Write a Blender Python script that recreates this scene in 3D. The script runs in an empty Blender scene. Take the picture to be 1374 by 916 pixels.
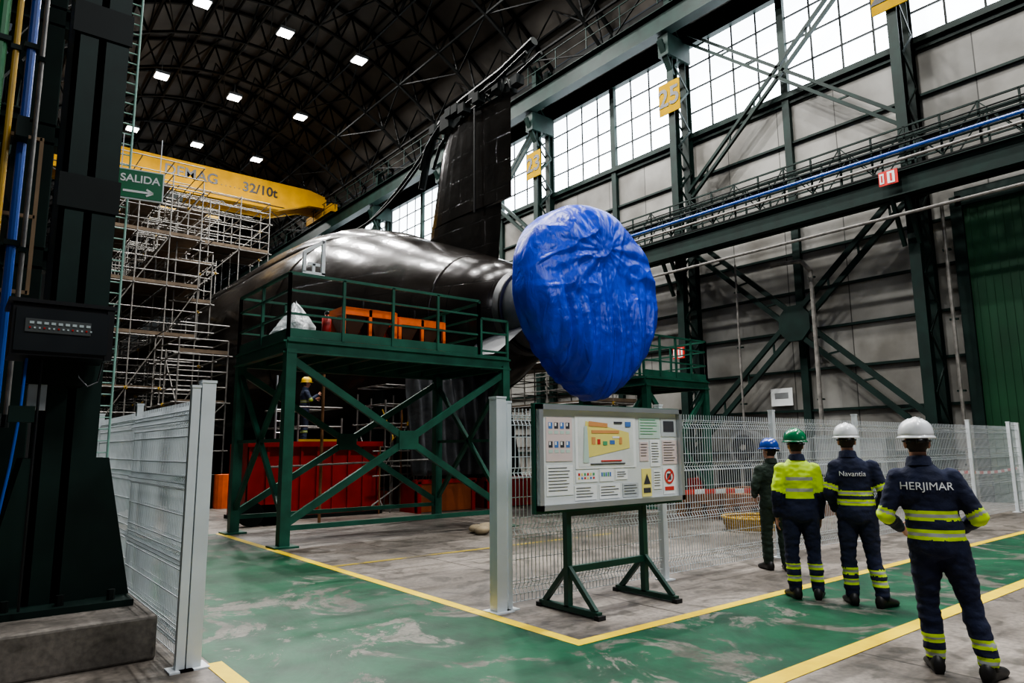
import bpy, bmesh, math, random
from mathutils import Vector, Matrix, noise
from mathutils.bvhtree import BVHTree
random.seed(7)
V=Vector
scene=bpy.context.scene
COL=scene.collection
try: scene.view_settings.look='AgX - Medium High Contrast'
except Exception: pass

# ------------------------------------------------------------ materials
MATS={}
def mat(name,col,rough=.5,metal=0.,var=.15,scale=3.,bump=0.,bscale=20.,emit=None,es=1.,coat=0.,alpha=1.,spec=.5,detail=4):
    if name in MATS: return MATS[name]
    m=bpy.data.materials.new(name);m.use_nodes=True
    nt=m.node_tree;b=nt.nodes['Principled BSDF']
    b.inputs['Roughness'].default_value=rough
    b.inputs['Metallic'].default_value=metal
    b.inputs['Specular IOR Level'].default_value=spec
    b.inputs['Coat Weight'].default_value=coat
    b.inputs['Alpha'].default_value=alpha
    tc=nt.nodes.new('ShaderNodeTexCoord')
    n=nt.nodes.new('ShaderNodeTexNoise');n.inputs['Scale'].default_value=scale;n.inputs['Detail'].default_value=detail
    nt.links.new(tc.outputs['Object'],n.inputs['Vector'])
    r=nt.nodes.new('ShaderNodeValToRGB')
    r.color_ramp.elements[0].position=.3;r.color_ramp.elements[1].position=.7
    r.color_ramp.elements[0].color=(col[0]*(1-var),col[1]*(1-var),col[2]*(1-var),1)
    r.color_ramp.elements[1].color=(min(1,col[0]*(1+var)),min(1,col[1]*(1+var)),min(1,col[2]*(1+var)),1)
    nt.links.new(n.outputs['Fac'],r.inputs['Fac']);nt.links.new(r.outputs['Color'],b.inputs['Base Color'])
    if bump>0:
        n2=nt.nodes.new('ShaderNodeTexNoise');n2.inputs['Scale'].default_value=bscale;n2.inputs['Detail'].default_value=5
        nt.links.new(tc.outputs['Object'],n2.inputs['Vector'])
        bp=nt.nodes.new('ShaderNodeBump');bp.inputs['Strength'].default_value=bump;bp.inputs['Distance'].default_value=.05
        nt.links.new(n2.outputs['Fac'],bp.inputs['Height']);nt.links.new(bp.outputs['Normal'],b.inputs['Normal'])
    if emit:
        b.inputs['Emission Color'].default_value=(*emit,1);b.inputs['Emission Strength'].default_value=es
    MATS[name]=m
    return m

def concrete_color(nt,tc,base1,base2,dark,sc=1.):
    def noi(s,d=6,dist=0.,ms=None):
        n=nt.nodes.new('ShaderNodeTexNoise');n.inputs['Scale'].default_value=s*sc;n.inputs['Detail'].default_value=d
        n.inputs['Distortion'].default_value=dist
        if ms:
            mp=nt.nodes.new('ShaderNodeMapping');mp.inputs['Scale'].default_value=ms[:3];mp.inputs['Rotation'].default_value=(0,0,ms[3])
            nt.links.new(tc.outputs['Object'],mp.inputs['Vector']);nt.links.new(mp.outputs['Vector'],n.inputs['Vector'])
        else: nt.links.new(tc.outputs['Object'],n.inputs['Vector'])
        return n
    def ramp(n,p0,p1,c0,c1):
        r=nt.nodes.new('ShaderNodeValToRGB');r.color_ramp.elements[0].position=p0;r.color_ramp.elements[1].position=p1
        r.color_ramp.elements[0].color=(*c0,1);r.color_ramp.elements[1].color=(*c1,1)
        nt.links.new(n.outputs['Fac'],r.inputs['Fac']);return r
    a=ramp(noi(.55,8,.6),.40,.60,base1,base2)
    d=ramp(noi(1.9,12,1.9),.38,.48,(dark,dark,dark*.96),(1,1,1))
    f=ramp(noi(22,4),.32,.68,(.68,.68,.68),(1.18,1.18,1.18))
    g=ramp(noi(1.2,6,.3,(.25,3.2,1,.5)),.36,.46,(.66,.65,.64),(1,1,1))
    def mul(x,y):
        m=nt.nodes.new('ShaderNodeMix');m.data_type='RGBA';m.blend_type='MULTIPLY';m.inputs[0].default_value=1
        nt.links.new(x,m.inputs[6]);nt.links.new(y,m.inputs[7]);return m.outputs[2]
    return mul(mul(mul(a.outputs['Color'],d.outputs['Color']),f.outputs['Color']),g.outputs['Color'])

def concrete(name,b1,b2,dark=.55,rough=.5,joints=None):
    m=bpy.data.materials.new(name);m.use_nodes=True;nt=m.node_tree;b=nt.nodes['Principled BSDF']
    tc=nt.nodes.new('ShaderNodeTexCoord')
    c=concrete_color(nt,tc,b1,b2,dark)
    if joints:
        br=nt.nodes.new('ShaderNodeTexBrick');br.offset=0;br.inputs['Scale'].default_value=1
        br.inputs['Brick Width'].default_value=joints[0];br.inputs['Row Height'].default_value=joints[1]
        br.inputs['Mortar Size'].default_value=.014
        br.inputs['Color1'].default_value=(1,1,1,1);br.inputs['Color2'].default_value=(.68,.68,.68,1);br.inputs['Mortar'].default_value=(.25,.23,.2,1)
        nt.links.new(tc.outputs['Object'],br.inputs['Vector'])
        mx=nt.nodes.new('ShaderNodeMix');mx.data_type='RGBA';mx.blend_type='MULTIPLY';mx.inputs[0].default_value=1
        nt.links.new(c,mx.inputs[6]);nt.links.new(br.outputs['Color'],mx.inputs[7]);c=mx.outputs[2]
    nt.links.new(c,b.inputs['Base Color'])
    n=nt.nodes.new('ShaderNodeTexNoise');n.inputs['Scale'].default_value=1.7;n.inputs['Detail'].default_value=6
    nt.links.new(tc.outputs['Object'],n.inputs['Vector'])
    mr=nt.nodes.new('ShaderNodeMapRange');mr.inputs['To Min'].default_value=rough-.2;mr.inputs['To Max'].default_value=rough+.2
    nt.links.new(n.outputs['Fac'],mr.inputs['Value']);nt.links.new(mr.outputs['Result'],b.inputs['Roughness'])
    n2=nt.nodes.new('ShaderNodeTexNoise');n2.inputs['Scale'].default_value=14;n2.inputs['Detail'].default_value=6
    nt.links.new(tc.outputs['Object'],n2.inputs['Vector'])
    bp=nt.nodes.new('ShaderNodeBump');bp.inputs['Strength'].default_value=.12;bp.inputs['Distance'].default_value=.03
    nt.links.new(n2.outputs['Fac'],bp.inputs['Height']);nt.links.new(bp.outputs['Normal'],b.inputs['Normal'])
    return m

def painted(name,paint,thr,rough=.45,paint2=None,amt=.85,ws=1.3):
    m=bpy.data.materials.new(name);m.use_nodes=True;nt=m.node_tree;b=nt.nodes['Principled BSDF']
    b.inputs['Specular IOR Level'].default_value=.35
    tc=nt.nodes.new('ShaderNodeTexCoord')
    c=concrete_color(nt,tc,(.11,.095,.08),(.20,.18,.155),.55)
    p2=paint2 or tuple(x*.6 for x in paint)
    n=nt.nodes.new('ShaderNodeTexNoise');n.inputs['Scale'].default_value=1.3;n.inputs['Detail'].default_value=12;n.inputs['Roughness'].default_value=.7
    nt.links.new(tc.outputs['Object'],n.inputs['Vector'])
    r=nt.nodes.new('ShaderNodeValToRGB');r.color_ramp.elements[0].position=.40;r.color_ramp.elements[1].position=.58
    r.color_ramp.elements[0].color=(*p2,1);r.color_ramp.elements[1].color=(*paint,1)
    nt.links.new(n.outputs['Fac'],r.inputs['Fac'])
    w=nt.nodes.new('ShaderNodeTexNoise');w.inputs['Scale'].default_value=ws;w.inputs['Detail'].default_value=15;w.inputs['Roughness'].default_value=.76;w.inputs['Distortion'].default_value=.8
    mp=nt.nodes.new('ShaderNodeMapping');mp.inputs['Location'].default_value=(3,7,1);mp.inputs['Scale'].default_value=(1,.7,1)
    nt.links.new(tc.outputs['Object'],mp.inputs['Vector']);nt.links.new(mp.outputs['Vector'],w.inputs['Vector'])
    wr=nt.nodes.new('ShaderNodeValToRGB');wr.color_ramp.elements[0].position=thr;wr.color_ramp.elements[1].position=thr+.03
    wr.color_ramp.elements[0].color=(0,0,0,1);wr.color_ramp.elements[1].color=(amt,amt,amt,1)
    nt.links.new(w.outputs['Fac'],wr.inputs['Fac'])
    mx=nt.nodes.new('ShaderNodeMix');mx.data_type='RGBA'
    nt.links.new(wr.outputs['Color'],mx.inputs[0]);nt.links.new(r.outputs['Color'],mx.inputs[6]);nt.links.new(c,mx.inputs[7])
    nt.links.new(mx.outputs[2],b.inputs['Base Color'])
    mr=nt.nodes.new('ShaderNodeMapRange');mr.inputs['To Min'].default_value=rough-.15;mr.inputs['To Max'].default_value=rough+.25
    nt.links.new(w.outputs['Fac'],mr.inputs['Value']);nt.links.new(mr.outputs['Result'],b.inputs['Roughness'])
    return m

STEEL=mat('dark_green_steel',(.0045,.0165,.0130),.55,.0,.35,2.,spec=.25)
STEEL2=mat('black_green_steel',(.003,.0065,.0055),.6,.0,.3,2.,spec=.25)
GREEN=mat('green_paint_steel',(.014,.085,.054),.45,.0,.3,3.,spec=.35)
ROOFST=mat('roof_truss_steel',(.004,.005,.005),.6,spec=.25)
GALV=mat('galvanised_tube',(.19,.18,.165),.5,.2,.4,5.)
WHITE=mat('white_powder_coat',(.62,.66,.68),.4,.0,.06,4.)
YELL=mat('crane_yellow',(.42,.215,.002),.7,0,.15,1.5,spec=.2)
SIGNY=mat('sign_yellow',(.34,.205,.003),.8,0,.1,spec=.1)
BLACK=mat('black_paint',(.005,.005,.006),.4)
BLACKR=mat('black_rubber',(.010,.010,.010),.7)
RED=mat('red_paint_metal',(.34,.014,.009),.5,0,.3,2.,spec=.3)
ORANGE=mat('orange_paint',(.78,.13,.010),.5,0,.15,4.)
BLUEP=mat('blue_pipe',(.010,.07,.36),.4,0,.1)
GREENP=mat('green_pipe',(.012,.16,.045),.4,0,.1)
YELP=mat('yellow_pipe',(.48,.28,.012),.4,0,.1)
ALU=mat('aluminium',(.5,.52,.53),.35,.7,.06)
PLANK=mat('scaffold_plank',(.11,.078,.05),.8,0,.3,4.)
WOOD=mat('timber',(.24,.11,.045),.75,0,.3,6.)
PAPER=mat('paper_white',(.72,.74,.73),.7,0,.03)

# ------------------------------------------------------------ mesh builder
class MB:
    def __init__(s): s.v=[];s.f=[];s.m=[];s.mats=[]
    def mi(s,m):
        if m not in s.mats: s.mats.append(m)
        return s.mats.index(m)
    def add(s,vs,fs,m):
        o=len(s.v);s.v+= [tuple(x) for x in vs];i=s.mi(m)
        for f in fs: s.f.append(tuple(o+k for k in f));s.m.append(i)
    def box(s,c,d,m,rz=0.,M=None):
        hx,hy,hz=d[0]/2,d[1]/2,d[2]/2
        vs=[V((x,y,z)) for x in(-hx,hx) for y in(-hy,hy) for z in(-hz,hz)]
        if M is not None: vs=[M@q for q in vs]
        if rz: R=Matrix.Rotation(rz,3,'Z');vs=[R@q for q in vs]
        c=V(c);s.add([q+c for q in vs],[(0,1,3,2),(4,6,7,5),(0,4,5,1),(2,3,7,6),(0,2,6,4),(1,5,7,3)],m)
    def bb(s,a,b,m):
        s.box([(a[i]+b[i])/2 for i in range(3)],[abs(b[i]-a[i]) for i in range(3)],m)
    def beam(s,p,q,w,h,m,up=(0,0,1)):
        p=V(p);q=V(q);d=(q-p)
        if d.length<1e-6:return
        d.normalize();u=V(up)
        if abs(d.dot(u))>.98:u=V((0,1,0))
        r=d.cross(u).normalized();u=r.cross(d).normalized()
        vs=[]
        for e in(p,q):
            for a,b in((-1,-1),(1,-1),(1,1),(-1,1)): vs.append(e+r*a*w/2+u*b*h/2)
        s.add(vs,[(0,3,2,1),(4,5,6,7),(0,1,5,4),(1,2,6,5),(2,3,7,6),(3,0,4,7)],m)
    def ib(s,p,q,w,h,m,up=(0,0,1),t=.03):
        p=V(p);q=V(q);d=(q-p).normalized();u=V(up)
        if abs(d.dot(u))>.98:u=V((0,1,0))
        r=d.cross(u).normalized();u=r.cross(d).normalized()
        s.beam(p+u*(h/2-t/2),q+u*(h/2-t/2),w,t,m,u);s.beam(p-u*(h/2-t/2),q-u*(h/2-t/2),w,t,m,u);s.beam(p,q,t,h-2*t,m,u)
    def tube(s,p,q,r,m,n=8,r2=None):
        p=V(p);q=V(q);d=(q-p)
        if d.length<1e-6:return
        d.normalize();u=V((0,0,1)) if abs(d.z)<.95 else V((0,1,0))
        a=d.cross(u).normalized();b=a.cross(d);r2=r if r2 is None else r2
        vs=[p+(a*math.cos(k*2*math.pi/n)+b*math.sin(k*2*math.pi/n))*r for k in range(n)]+[q+(a*math.cos(k*2*math.pi/n)+b*math.sin(k*2*math.pi/n))*r2 for k in range(n)]
        fs=[(k,(k+1)%n,n+(k+1)%n,n+k) for k in range(n)]+[tuple(range(n))[::-1],tuple(range(n,2*n))]
        s.add(vs,fs,m)
    def path(s,pts,r,m,n=8):
        for a,b in zip(pts[:-1],pts[1:]): s.tube(a,b,r,m,n)
    def loft(s,rings,m,cap=True):
        n=len(rings[0]);vs=[p for r in rings for p in r];fs=[]
        for i in range(len(rings)-1):
            for k in range(n): fs.append((i*n+k,i*n+(k+1)%n,(i+1)*n+(k+1)%n,(i+1)*n+k))
        if cap: fs.append(tuple(range(n))[::-1]);fs.append(tuple((len(rings)-1)*n+k for k in range(n)))
        s.add(vs,fs,m)
    def ell(s,c,r,m,nu=16,nv=10,M=None):
        c=V(c);rings=[]
        for j in range(nv+1):
            t=math.pi*j/nv;t=min(max(t,.02),math.pi-.02)
            ring=[]
            for k in range(nu):
                a=2*math.pi*k/nu;q=V((r[0]*math.sin(t)*math.cos(a),r[1]*math.sin(t)*math.sin(a),-r[2]*math.cos(t)))
                if M is not None:q=M@q
                ring.append(c+q)
            rings.append(ring)
        s.loft(rings,m)
    def build(s,name,parent=None,smooth=False,loc=None,rz=0.,bevel=0.):
        me=bpy.data.meshes.new(name);me.from_pydata(s.v,[],s.f)
        for m in s.mats: me.materials.append(m)
        me.polygons.foreach_set('material_index',s.m)
        if smooth: me.polygons.foreach_set('use_smooth',[True]*len(me.polygons))
        me.update()
        bm=bmesh.new();bm.from_mesh(me);bmesh.ops.recalc_face_normals(bm,faces=bm.faces);bm.to_mesh(me);bm.free()
        o=bpy.data.objects.new(name,me);COL.objects.link(o)
        if loc is not None:o.location=loc
        o.rotation_euler[2]=rz
        if parent:o.parent=parent
        if bevel>0:
            b=o.modifiers.new('bevel','BEVEL');b.width=bevel;b.segments=2;b.limit_method='ANGLE'
        return o
def empty(name,loc=(0,0,0),rz=0.):
    e=bpy.data.objects.new(name,None);COL.objects.link(e);e.location=loc;e.rotation_euler[2]=rz;e.empty_display_size=.2;return e
def text(name,body,size,loc,rot,m,parent=None,ext=.003,bold=False):
    c=bpy.data.curves.new(name,'FONT');c.body=body;c.size=size;c.align_x='CENTER';c.align_y='CENTER';c.extrude=ext
    if bold:c.offset=size*.02
    o=bpy.data.objects.new(name,c);COL.objects.link(o);o.location=loc;o.rotation_euler=rot;c.materials.append(m)
    if parent:o.parent=parent
    return o

# ------------------------------------------------------------ camera (eye 1.55 m, hall axis = +Y)
R=V((.7824,-.6228,-.0085));F=V((.6166,.7725,.1516)).normalized();R=(R-F*R.dot(F)).normalized();U=R.cross(F)
cd=bpy.data.cameras.new('camera');cam=bpy.data.objects.new('camera',cd);COL.objects.link(cam)
cam.matrix_world=Matrix(((R.x,U.x,-F.x,0),(R.y,U.y,-F.y,0),(R.z,U.z,-F.z,1.55),(0,0,0,1)))
cd.sensor_width=36;cd.lens=931.1*36/1374;cd.clip_start=.05;cd.clip_end=400
scene.camera=cam

# ------------------------------------------------------------ floor
FLOORM=concrete('floor_concrete',(.135,.115,.096),(.28,.245,.21),.5,.5,(5.5,4.15))
b=MB();b.box((10,36,-.1),(70,112,.2),FLOORM);b.build('floor')
GP=painted('green_floor_paint',(.007,.082,.036),.53,.42,(.005,.040,.019),.8,1.3)
YP=painted('yellow_floor_paint',(.85,.62,.004),.64,.45,(.70,.48,.004))
YPF=painted('yellow_floor_paint_faded',(.45,.34,.05),.50,.4,(.35,.26,.04))
def sheet(name,polys,z,m):
    b=MB()
    for x0,y0,x1,y1 in polys: b.add([(x0,y0,z),(x1,y0,z),(x1,y1,z),(x0,y1,z)],[(0,1,2,3)],m)
    return b.build(name)
sheet('floor_paint_green',[(1.62,2.85,4.0,14.0),(4.0,2.85,21.5,4.2),(-3,2.85,1.62,5.0)],.002,GP)
b=MB()
def line(b,x0,y0,x1,y1,z=.004,m=None):b.add([(x0,y0,z),(x1,y0,z),(x1,y1,z),(x0,y1,z)],[(0,1,2,3)],m or YP)
line(b,4.0,4.2,4.12,14.0);line(b,4.12,4.2,21.5,4.32);line(b,-3,2.7,21.5,2.85,.0045);line(b,1.58,3.3,1.7,5.62)
line(b,4.12,9.0,9.5,9.09,.004,YPF);line(b,-2.5,5.25,1.3,5.33,.004,YPF)
b.build('floor_marking')

# ------------------------------------------------------------ hall shell
W=22.3;Y0=-4.6;Y1=87.
BAY=8.3;CY=[7.85+BAY*k for k in range(-1,10)]
CLAD=bpy.data.materials.new('wall_cladding');CLAD.use_nodes=True
nt=CLAD.node_tree;bs=nt.nodes['Principled BSDF'];bs.inputs['Roughness'].default_value=.6
tc=nt.nodes.new('ShaderNodeTexCoord')
sx=nt.nodes.new('ShaderNodeSeparateXYZ');cx=nt.nodes.new('ShaderNodeCombineXYZ')
nt.links.new(tc.outputs['Object'],sx.inputs[0]);nt.links.new(sx.outputs['Y'],cx.inputs[0]);nt.links.new(sx.outputs['Z'],cx.inputs[1])
br=nt.nodes.new('ShaderNodeTexBrick');br.offset=0;br.inputs['Scale'].default_value=1;br.inputs['Brick Width'].default_value=2.075;br.inputs['Row Height'].default_value=1.35
br.inputs['Mortar Size'].default_value=.018;br.inputs['Color1'].default_value=(.26,.255,.235,1);br.inputs['Color2'].default_value=(.18,.178,.165,1);br.inputs['Mortar'].default_value=(.045,.045,.04,1)
nt.links.new(cx.outputs[0],br.inputs['Vector'])
no=nt.nodes.new('ShaderNodeTexNoise');no.inputs['Scale'].default_value=.6;no.inputs['Detail'].default_value=8;nt.links.new(tc.outputs['Object'],no.inputs['Vector'])
ra=nt.nodes.new('ShaderNodeValToRGB');ra.color_ramp.elements[0].position=.3;ra.color_ramp.elements[1].position=.65;ra.color_ramp.elements[0].color=(.5,.48,.45,1);ra.color_ramp.elements[1].color=(1.1,1.1,1.1,1)
nt.links.new(no.outputs['Fac'],ra.inputs['Fac'])
mx=nt.nodes.new('ShaderNodeMix');mx.data_type='RGBA';mx.blend_type='MULTIPLY';mx.inputs[0].default_value=1
nt.links.new(br.outputs['Color'],mx.inputs[6]);nt.links.new(ra.outputs['Color'],mx.inputs[7]);nt.links.new(mx.outputs[2],bs.inputs['Base Color'])
DARKCL=mat('dark_cladding',(.016,.018,.017),.7,0,.3,.5)
ROOFM=mat('roof_deck',(.10,.090,.080),.75,0,.4,.4)
b=MB()
b.bb((W,Y0,0),(W+.25,Y1,13.9),CLAD);b.bb((W,Y0,17.9),(W+.25,Y1,20.6),DARKCL)
b.build('wall_right')
b=MB()
for z in [1.3,2.7,4.05,5.4,6.75,8.1,9.45,10.8,12.1,13.6]:
    b.beam((W-.06,Y0,z),(W-.06,Y1,z),.12,.08,STEEL)
b.beam((W-.1,Y0,13.85),(W-.1,Y1,13.85),.3,.2,STEEL);b.beam((W-.1,Y0,17.85),(W-.1,Y1,17.85),.3,.25,STEEL)
for y in CY:
    b.bb((W-.18,y+BAY/2-.13,0),(W-.0,y+BAY/2+.13,17.9),STEEL)
b.build('trim_1')
GLASS=mat('daylight_glazing',(.6,.65,.68),.4,0,.05,1.,emit=(.86,.93,1.0),es=7.0)
b=MB();b.bb((W+.02,Y0,13.9),(W+.08,Y1,17.9),GLASS);b.build('window_1')
b=MB()
n=int((Y1-Y0)/1.0375)
for k in range(n+1):
    y=CY[0]+1.0375*(k-8)
    w=.045 if k%4 else .1
    b.beam((W-.02,y,13.9),(W-.02,y,17.9),w,.06,STEEL2,(0,1,0))
for z in (14.9,15.9,16.9): b.beam((W-.02,Y0,z),(W-.02,Y1,z),.06,.055,STEEL2)
b.build('window_frame')
DG=mat('green_door_paint',(.003,.042,.014),.5,0,.2,1.)
b=MB();b.bb((W-.25,-.5,0),(W-.12,6.9,8.4),DG)
for k in range(38): b.bb((W-.265,-.5+k*.2,0.1),(W-.25,-.46+k*.2,8.3),DG)
b.bb((W-.35,-.6,8.3),(W-.05,7.0,8.75),STEEL);b.bb((W-.35,6.85,0),(W-.05,7.15,8.6),STEEL)
b.build('door_1')
b=MB();b.bb((-12,Y1,0),(W+.25,Y1+.3,26),DARKCL)
b.build('wall_back')
b=MB();b.bb((-.3,17.,0),(-.05,Y1,20.6),DARKCL);b.bb((-9.3,9.5,0),(-9.,Y1,14),DARKCL)
b.build('wall_left')
CX=11.4;HW=10.95
def arch(x,off=0.): return 20.6+5.0*(1-((x-CX)/HW)**2)-off
NS=18
XS=[CX-HW+2*HW*k/NS for k in range(NS+1)]
b=MB()
vs=[];fs=[]
for k,x in enumerate(XS):
    vs+=[(x,Y0,arch(x)+.15),(x,Y1,arch(x)+.15),(x,Y0,arch(x)+.35),(x,Y1,arch(x)+.35)]
for k in range(NS):
    a=k*4;fs+=[(a,a+1,a+5,a+4),(a+2,a+6,a+7,a+3)]
b.add(vs,fs,ROOFM);b.build('ceiling')
b=MB()
ys=[CY[0]+BAY/2*k for k in range(0,21)]
for j,y in enumerate(ys):
    th=1.7
    for k in range(NS):
        x0,x1=XS[k],XS[k+1];xm=(x0+x1)/2
        b.beam((x0,y,arch(x0)),(x1,y,arch(x1)),.16,.16,ROOFST)
        if k<NS-1:
            x2=(XS[k+1]+XS[k+2])/2
            b.beam((xm,y,arch(xm,th)),(x2,y,arch(x2,th)),.13,.13,ROOFST)
        b.beam((x0,y,arch(x0)),(xm,y,arch(xm,th)),.08,.08,ROOFST)
        b.beam((xm,y,arch(xm,th)),(x1,y,arch(x1)),.08,.08,ROOFST)
    if j<len(ys)-1:
        y2=ys[j+1]
        for k in range(NS+1):
            x=XS[k];b.beam((x,y,arch(x)),(x,y2,arch(x)),.08,.12,ROOFST)
        for k in range(0,NS,2):
            xm=(XS[k]+XS[k+1])/2
            b.beam((xm,y,arch(xm,th)),(xm,y2,arch(xm,th)),.10,.10,ROOFST)
            ym=(y+y2)/2
            b.beam((xm,y,arch(xm,th)),(xm,ym,arch(xm)),.06,.06,ROOFST)
            b.beam((xm,ym,arch(xm)),(xm,y2,arch(xm,th)),.06,.06,ROOFST)
        for k in range(0,NS-1,2):
            xa=(XS[k]+XS[k+1])/2;xb=(XS[k+1]+XS[k+2])/2
            if j%2: xa,xb=xb,xa
            b.beam((xa,y,arch(xa,th)),(xb,y2,arch(xb,th)),.06,.06,ROOFST)
b.build('roof_truss')

b=MB()
for y in CY:
    for x in (21.2,22.0):
        b.ib((x,y,0),(x,y,20.4),.30,.30,STEEL,(1,0,0))
    z=.4;i=0
    while z<20:
        xa,xb=(21.2,22.0) if i%2 else (22.0,21.2)
        for dy in(-.15,.15): b.beam((xa,y+dy,z),(xb,y+dy,z+.85),.08,.03,STEEL,(0,1,0))
        z+=.85;i+=1
    b.bb((20.8,y-.45,0),(22.25,y+.45,.08),STEEL)
    b.bb((20.7,y-.25,16.9),(22.1,y+.25,17.8),STEEL)
    b.beam((20.5,y,17.5),(21.2,y,16.2),.25,.1,STEEL)
b.build('laced_steel_columns')
b=MB()
for x in (20.75,):
    b.ib((x,Y0,18.35),(x,Y1,18.35),.5,1.0,STEEL);b.bb((x-.05,Y0,18.86),(x+.05,Y1,18.96),STEEL)
    b.bb((x+.2,Y0,18.85),(W-.2,Y1,18.9),STEEL2)
    for yy in range(int(Y0),int(Y1),2): b.beam((20.3,yy,18.9),(20.3,yy,19.9),.04,.04,STEEL)
    b.beam((20.3,Y0,19.9),(20.3,Y1,19.9),.04,.04,STEEL);b.beam((20.3,Y0,19.4),(20.3,Y1,19.4),.03,.03,STEEL)
b.build('crane_runway_beam')
b=MB()
def dbl(b,p,q,off=.42,m=STEEL,w=.16):
    p=V(p);q=V(q);d=(q-p).normalized();n=d.cross(V((1,0,0))).normalized()
    for s in(-1,1): b.beam(p+n*s*off/2,q+n*s*off/2,.12,w,m,(n.x,n.y,n.z))
    L=(q-p).length;k=.7
    while k<L-.5:
        b.beam(p+d*k-n*off/2,p+d*(k+.35)+n*off/2,.05,.06,m);k+=1.4
for ya in (CY[1],):
    yb=ya+BAY;ym=(ya+yb)/2;x=21.75
    dbl(b,(x,ya+.2,2.0),(x,yb-.2,9.2));dbl(b,(x,ya+.2,9.2),(x,yb-.2,2.0))
    b.add([(x+e,ym+c_,5.6+d_) for e in(-.09,.09) for c_,d_ in((-.55,-.25),(-.25,-.6),(.25,-.6),(.55,-.25),(.55,.25),(.25,.6),(-.25,.6),(-.55,.25))],[tuple(range(8)),tuple(range(8,16))[::-1]]+[(k,(k+1)%8,8+(k+1)%8,8+k) for k in range(8)],STEEL)
    dbl(b,(x,ya+.2,11.3),(x,yb-.2,18.0),.3,w=.11);dbl(b,(x,ya+.2,18.0),(x,yb-.2,11.3),.3,w=.11)
for ya in (CY[3],CY[5]):
    yb=ya+BAY;x=21.75
    dbl(b,(x,ya+.2,11.3),(x,yb-.2,18.0),.3);dbl(b,(x,ya+.2,18.0),(x,yb-.2,11.3),.3)
b.build('wind_bracing')
for y,t in ((CY[1],'27'),(CY[2],'25'),(CY[3],'23'),(CY[4],'21')):
    e=empty('column_number_sign',(20.96,y,15.2))
    bb=MB();bb.box((0,0,0),(.04,1.0,1.3),SIGNY);bb.build('plate',e)
    text('number',t,1.05,(-.03,0,0),(math.pi/2,0,-math.pi/2),BLACK,e,.008,True)
b=MB()
xa,xb=20.35,21.0;ya,yb=-3.5,26.
b.ib((xa,ya,8.85),(xa,yb,8.85),.3,.7,STEEL);b.ib((xb-.1,ya,8.85),(xb-.1,yb,8.85),.2,.6,STEEL)
b.bb((xa-.1,ya,9.24),(xb,yb,9.29),STEEL2)
y=ya;k=0
while y<yb:
    for x in(xa-.08,xb-.05):
        b.beam((x,y,9.29),(x,y,10.45),.05,.05,STEEL)
        b.beam((x,y,9.29 if k%2 else 10.45),(x,min(y+.92,yb),10.45 if k%2 else 9.29),.03,.03,STEEL)
    y+=.92;k+=1
for x in(xa-.08,xb-.05):
    for z in(9.7,10.1,10.45): b.beam((x,ya,z),(x,yb,z),.05,.05,STEEL)
b.tube((xa-.2,ya,9.75),(xa-.2,yb,9.75),.055,BLUEP)
for z,r_ in ((9.5,.045),(9.95,.03),(10.2,.025)): b.tube((xa-.16,ya,z),(xa-.16,yb,z),r_,GALV if z<9.6 else STEEL2)
b.tube((xa+.1,ya,8.0),(xa+.1,yb,8.0),.05,GALV)
for y in CY[:4]:
    for s in(-1,1): b.beam((xa,y+s*.2,8.5),(20.95,y+s*.2,7.2),.1,.12,STEEL)
b.build('crane_access_catwalk')
b=MB()
b.path([(21.5,11.2,0.2),(21.5,11.2,7.2),(21.5,11.5,7.6),(21.5,12.6,7.7)],.07,GALV);b.path([(21.5,14.0,0.),(21.5,14.0,8.)],.035,GALV)
b.path([(21.5,7.2,0.),(21.5,7.2,8.3)],.05,GALV)
for y in (11.2,14.0,7.2):
    for z in (1.,3.,5.,7.): b.box((21.55,y,z),(.12,.2,.05),STEEL)
b.build('service_conduit')
SR=mat('sign_red',(.5,.015,.01),.5)
for (x,y,z) in ((20.12,8.0,9.05),(20.9,16.2,5.0)):
    e=empty('fire_extinguisher_sign',(x,y,z));bb=MB();bb.box((0,0,0),(.03,.52,.42),SR);bb.box((-.02,-.08,0),(.01,.2,.34),PAPER);bb.box((-.02,.17,0),(.01,.12,.3),PAPER);bb.box((-.03,-.08,0),(.01,.06,.22),SR);bb.box((-.03,.17,0),(.01,.04,.2),SR);bb.build('plate',e)
e=empty('notice_sign',(W-.14,12.9,3.2));bb=MB();bb.box((0,0,0),(.03,.8,.6),PAPER);bb.box((-.02,0,.05),(.01,.5,.2),ALU);bb.build('plate',e)

# ------------------------------------------------------------ overhead crane
e=empty('overhead_bridge_crane',(0,48.8,0))
b=MB()
for y in (-.45,1.6):
    L=[(1.2,18.7),(6.,18.6),(17.,18.8),(19.3,19.6),(20.6,19.65),(20.6,20.5),(19.3,20.8),(1.2,20.9)]
    b.add([(x,yy,z) for yy in(y,y+.45) for x,z in L],[tuple(range(8))]+[tuple(range(8,16))[::-1]]+[(k,(k+1)%8,8+(k+1)%8,8+k) for k in range(8)],YELL)
for xx in (.7,20.75):
    b.bb((xx-.25,-1.6,19.15),(xx+.25,3.1,19.75),YELL)
    for yy in(-1.2,2.7): b.tube((xx-.1,yy,19.13),(xx+.1,yy,19.13),.17,STEEL2,14)
for x in range(2,20,1):
    b.beam((x,2.1,20.9),(x,2.1,21.8),.05,.05,STEEL)
b.beam((1.5,2.1,21.8),(19.5,2.1,21.8),.05,.05,STEEL)
b.bb((1.3,-.46,18.98),(17.4,-.5,19.03),BLACK)
b.bb((7.5,-.7,17.9),(10.5,2.2,18.5),STEEL2)
for k in range(15): b.beam((2+k*1.1,-.6,18.55),(2.55+k*1.1,-.6,18.2),.05,.05,BLACK);b.beam((2.55+k*1.1,-.6,18.2),(3.1+k*1.1,-.6,18.55),.05,.05,BLACK)
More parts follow.
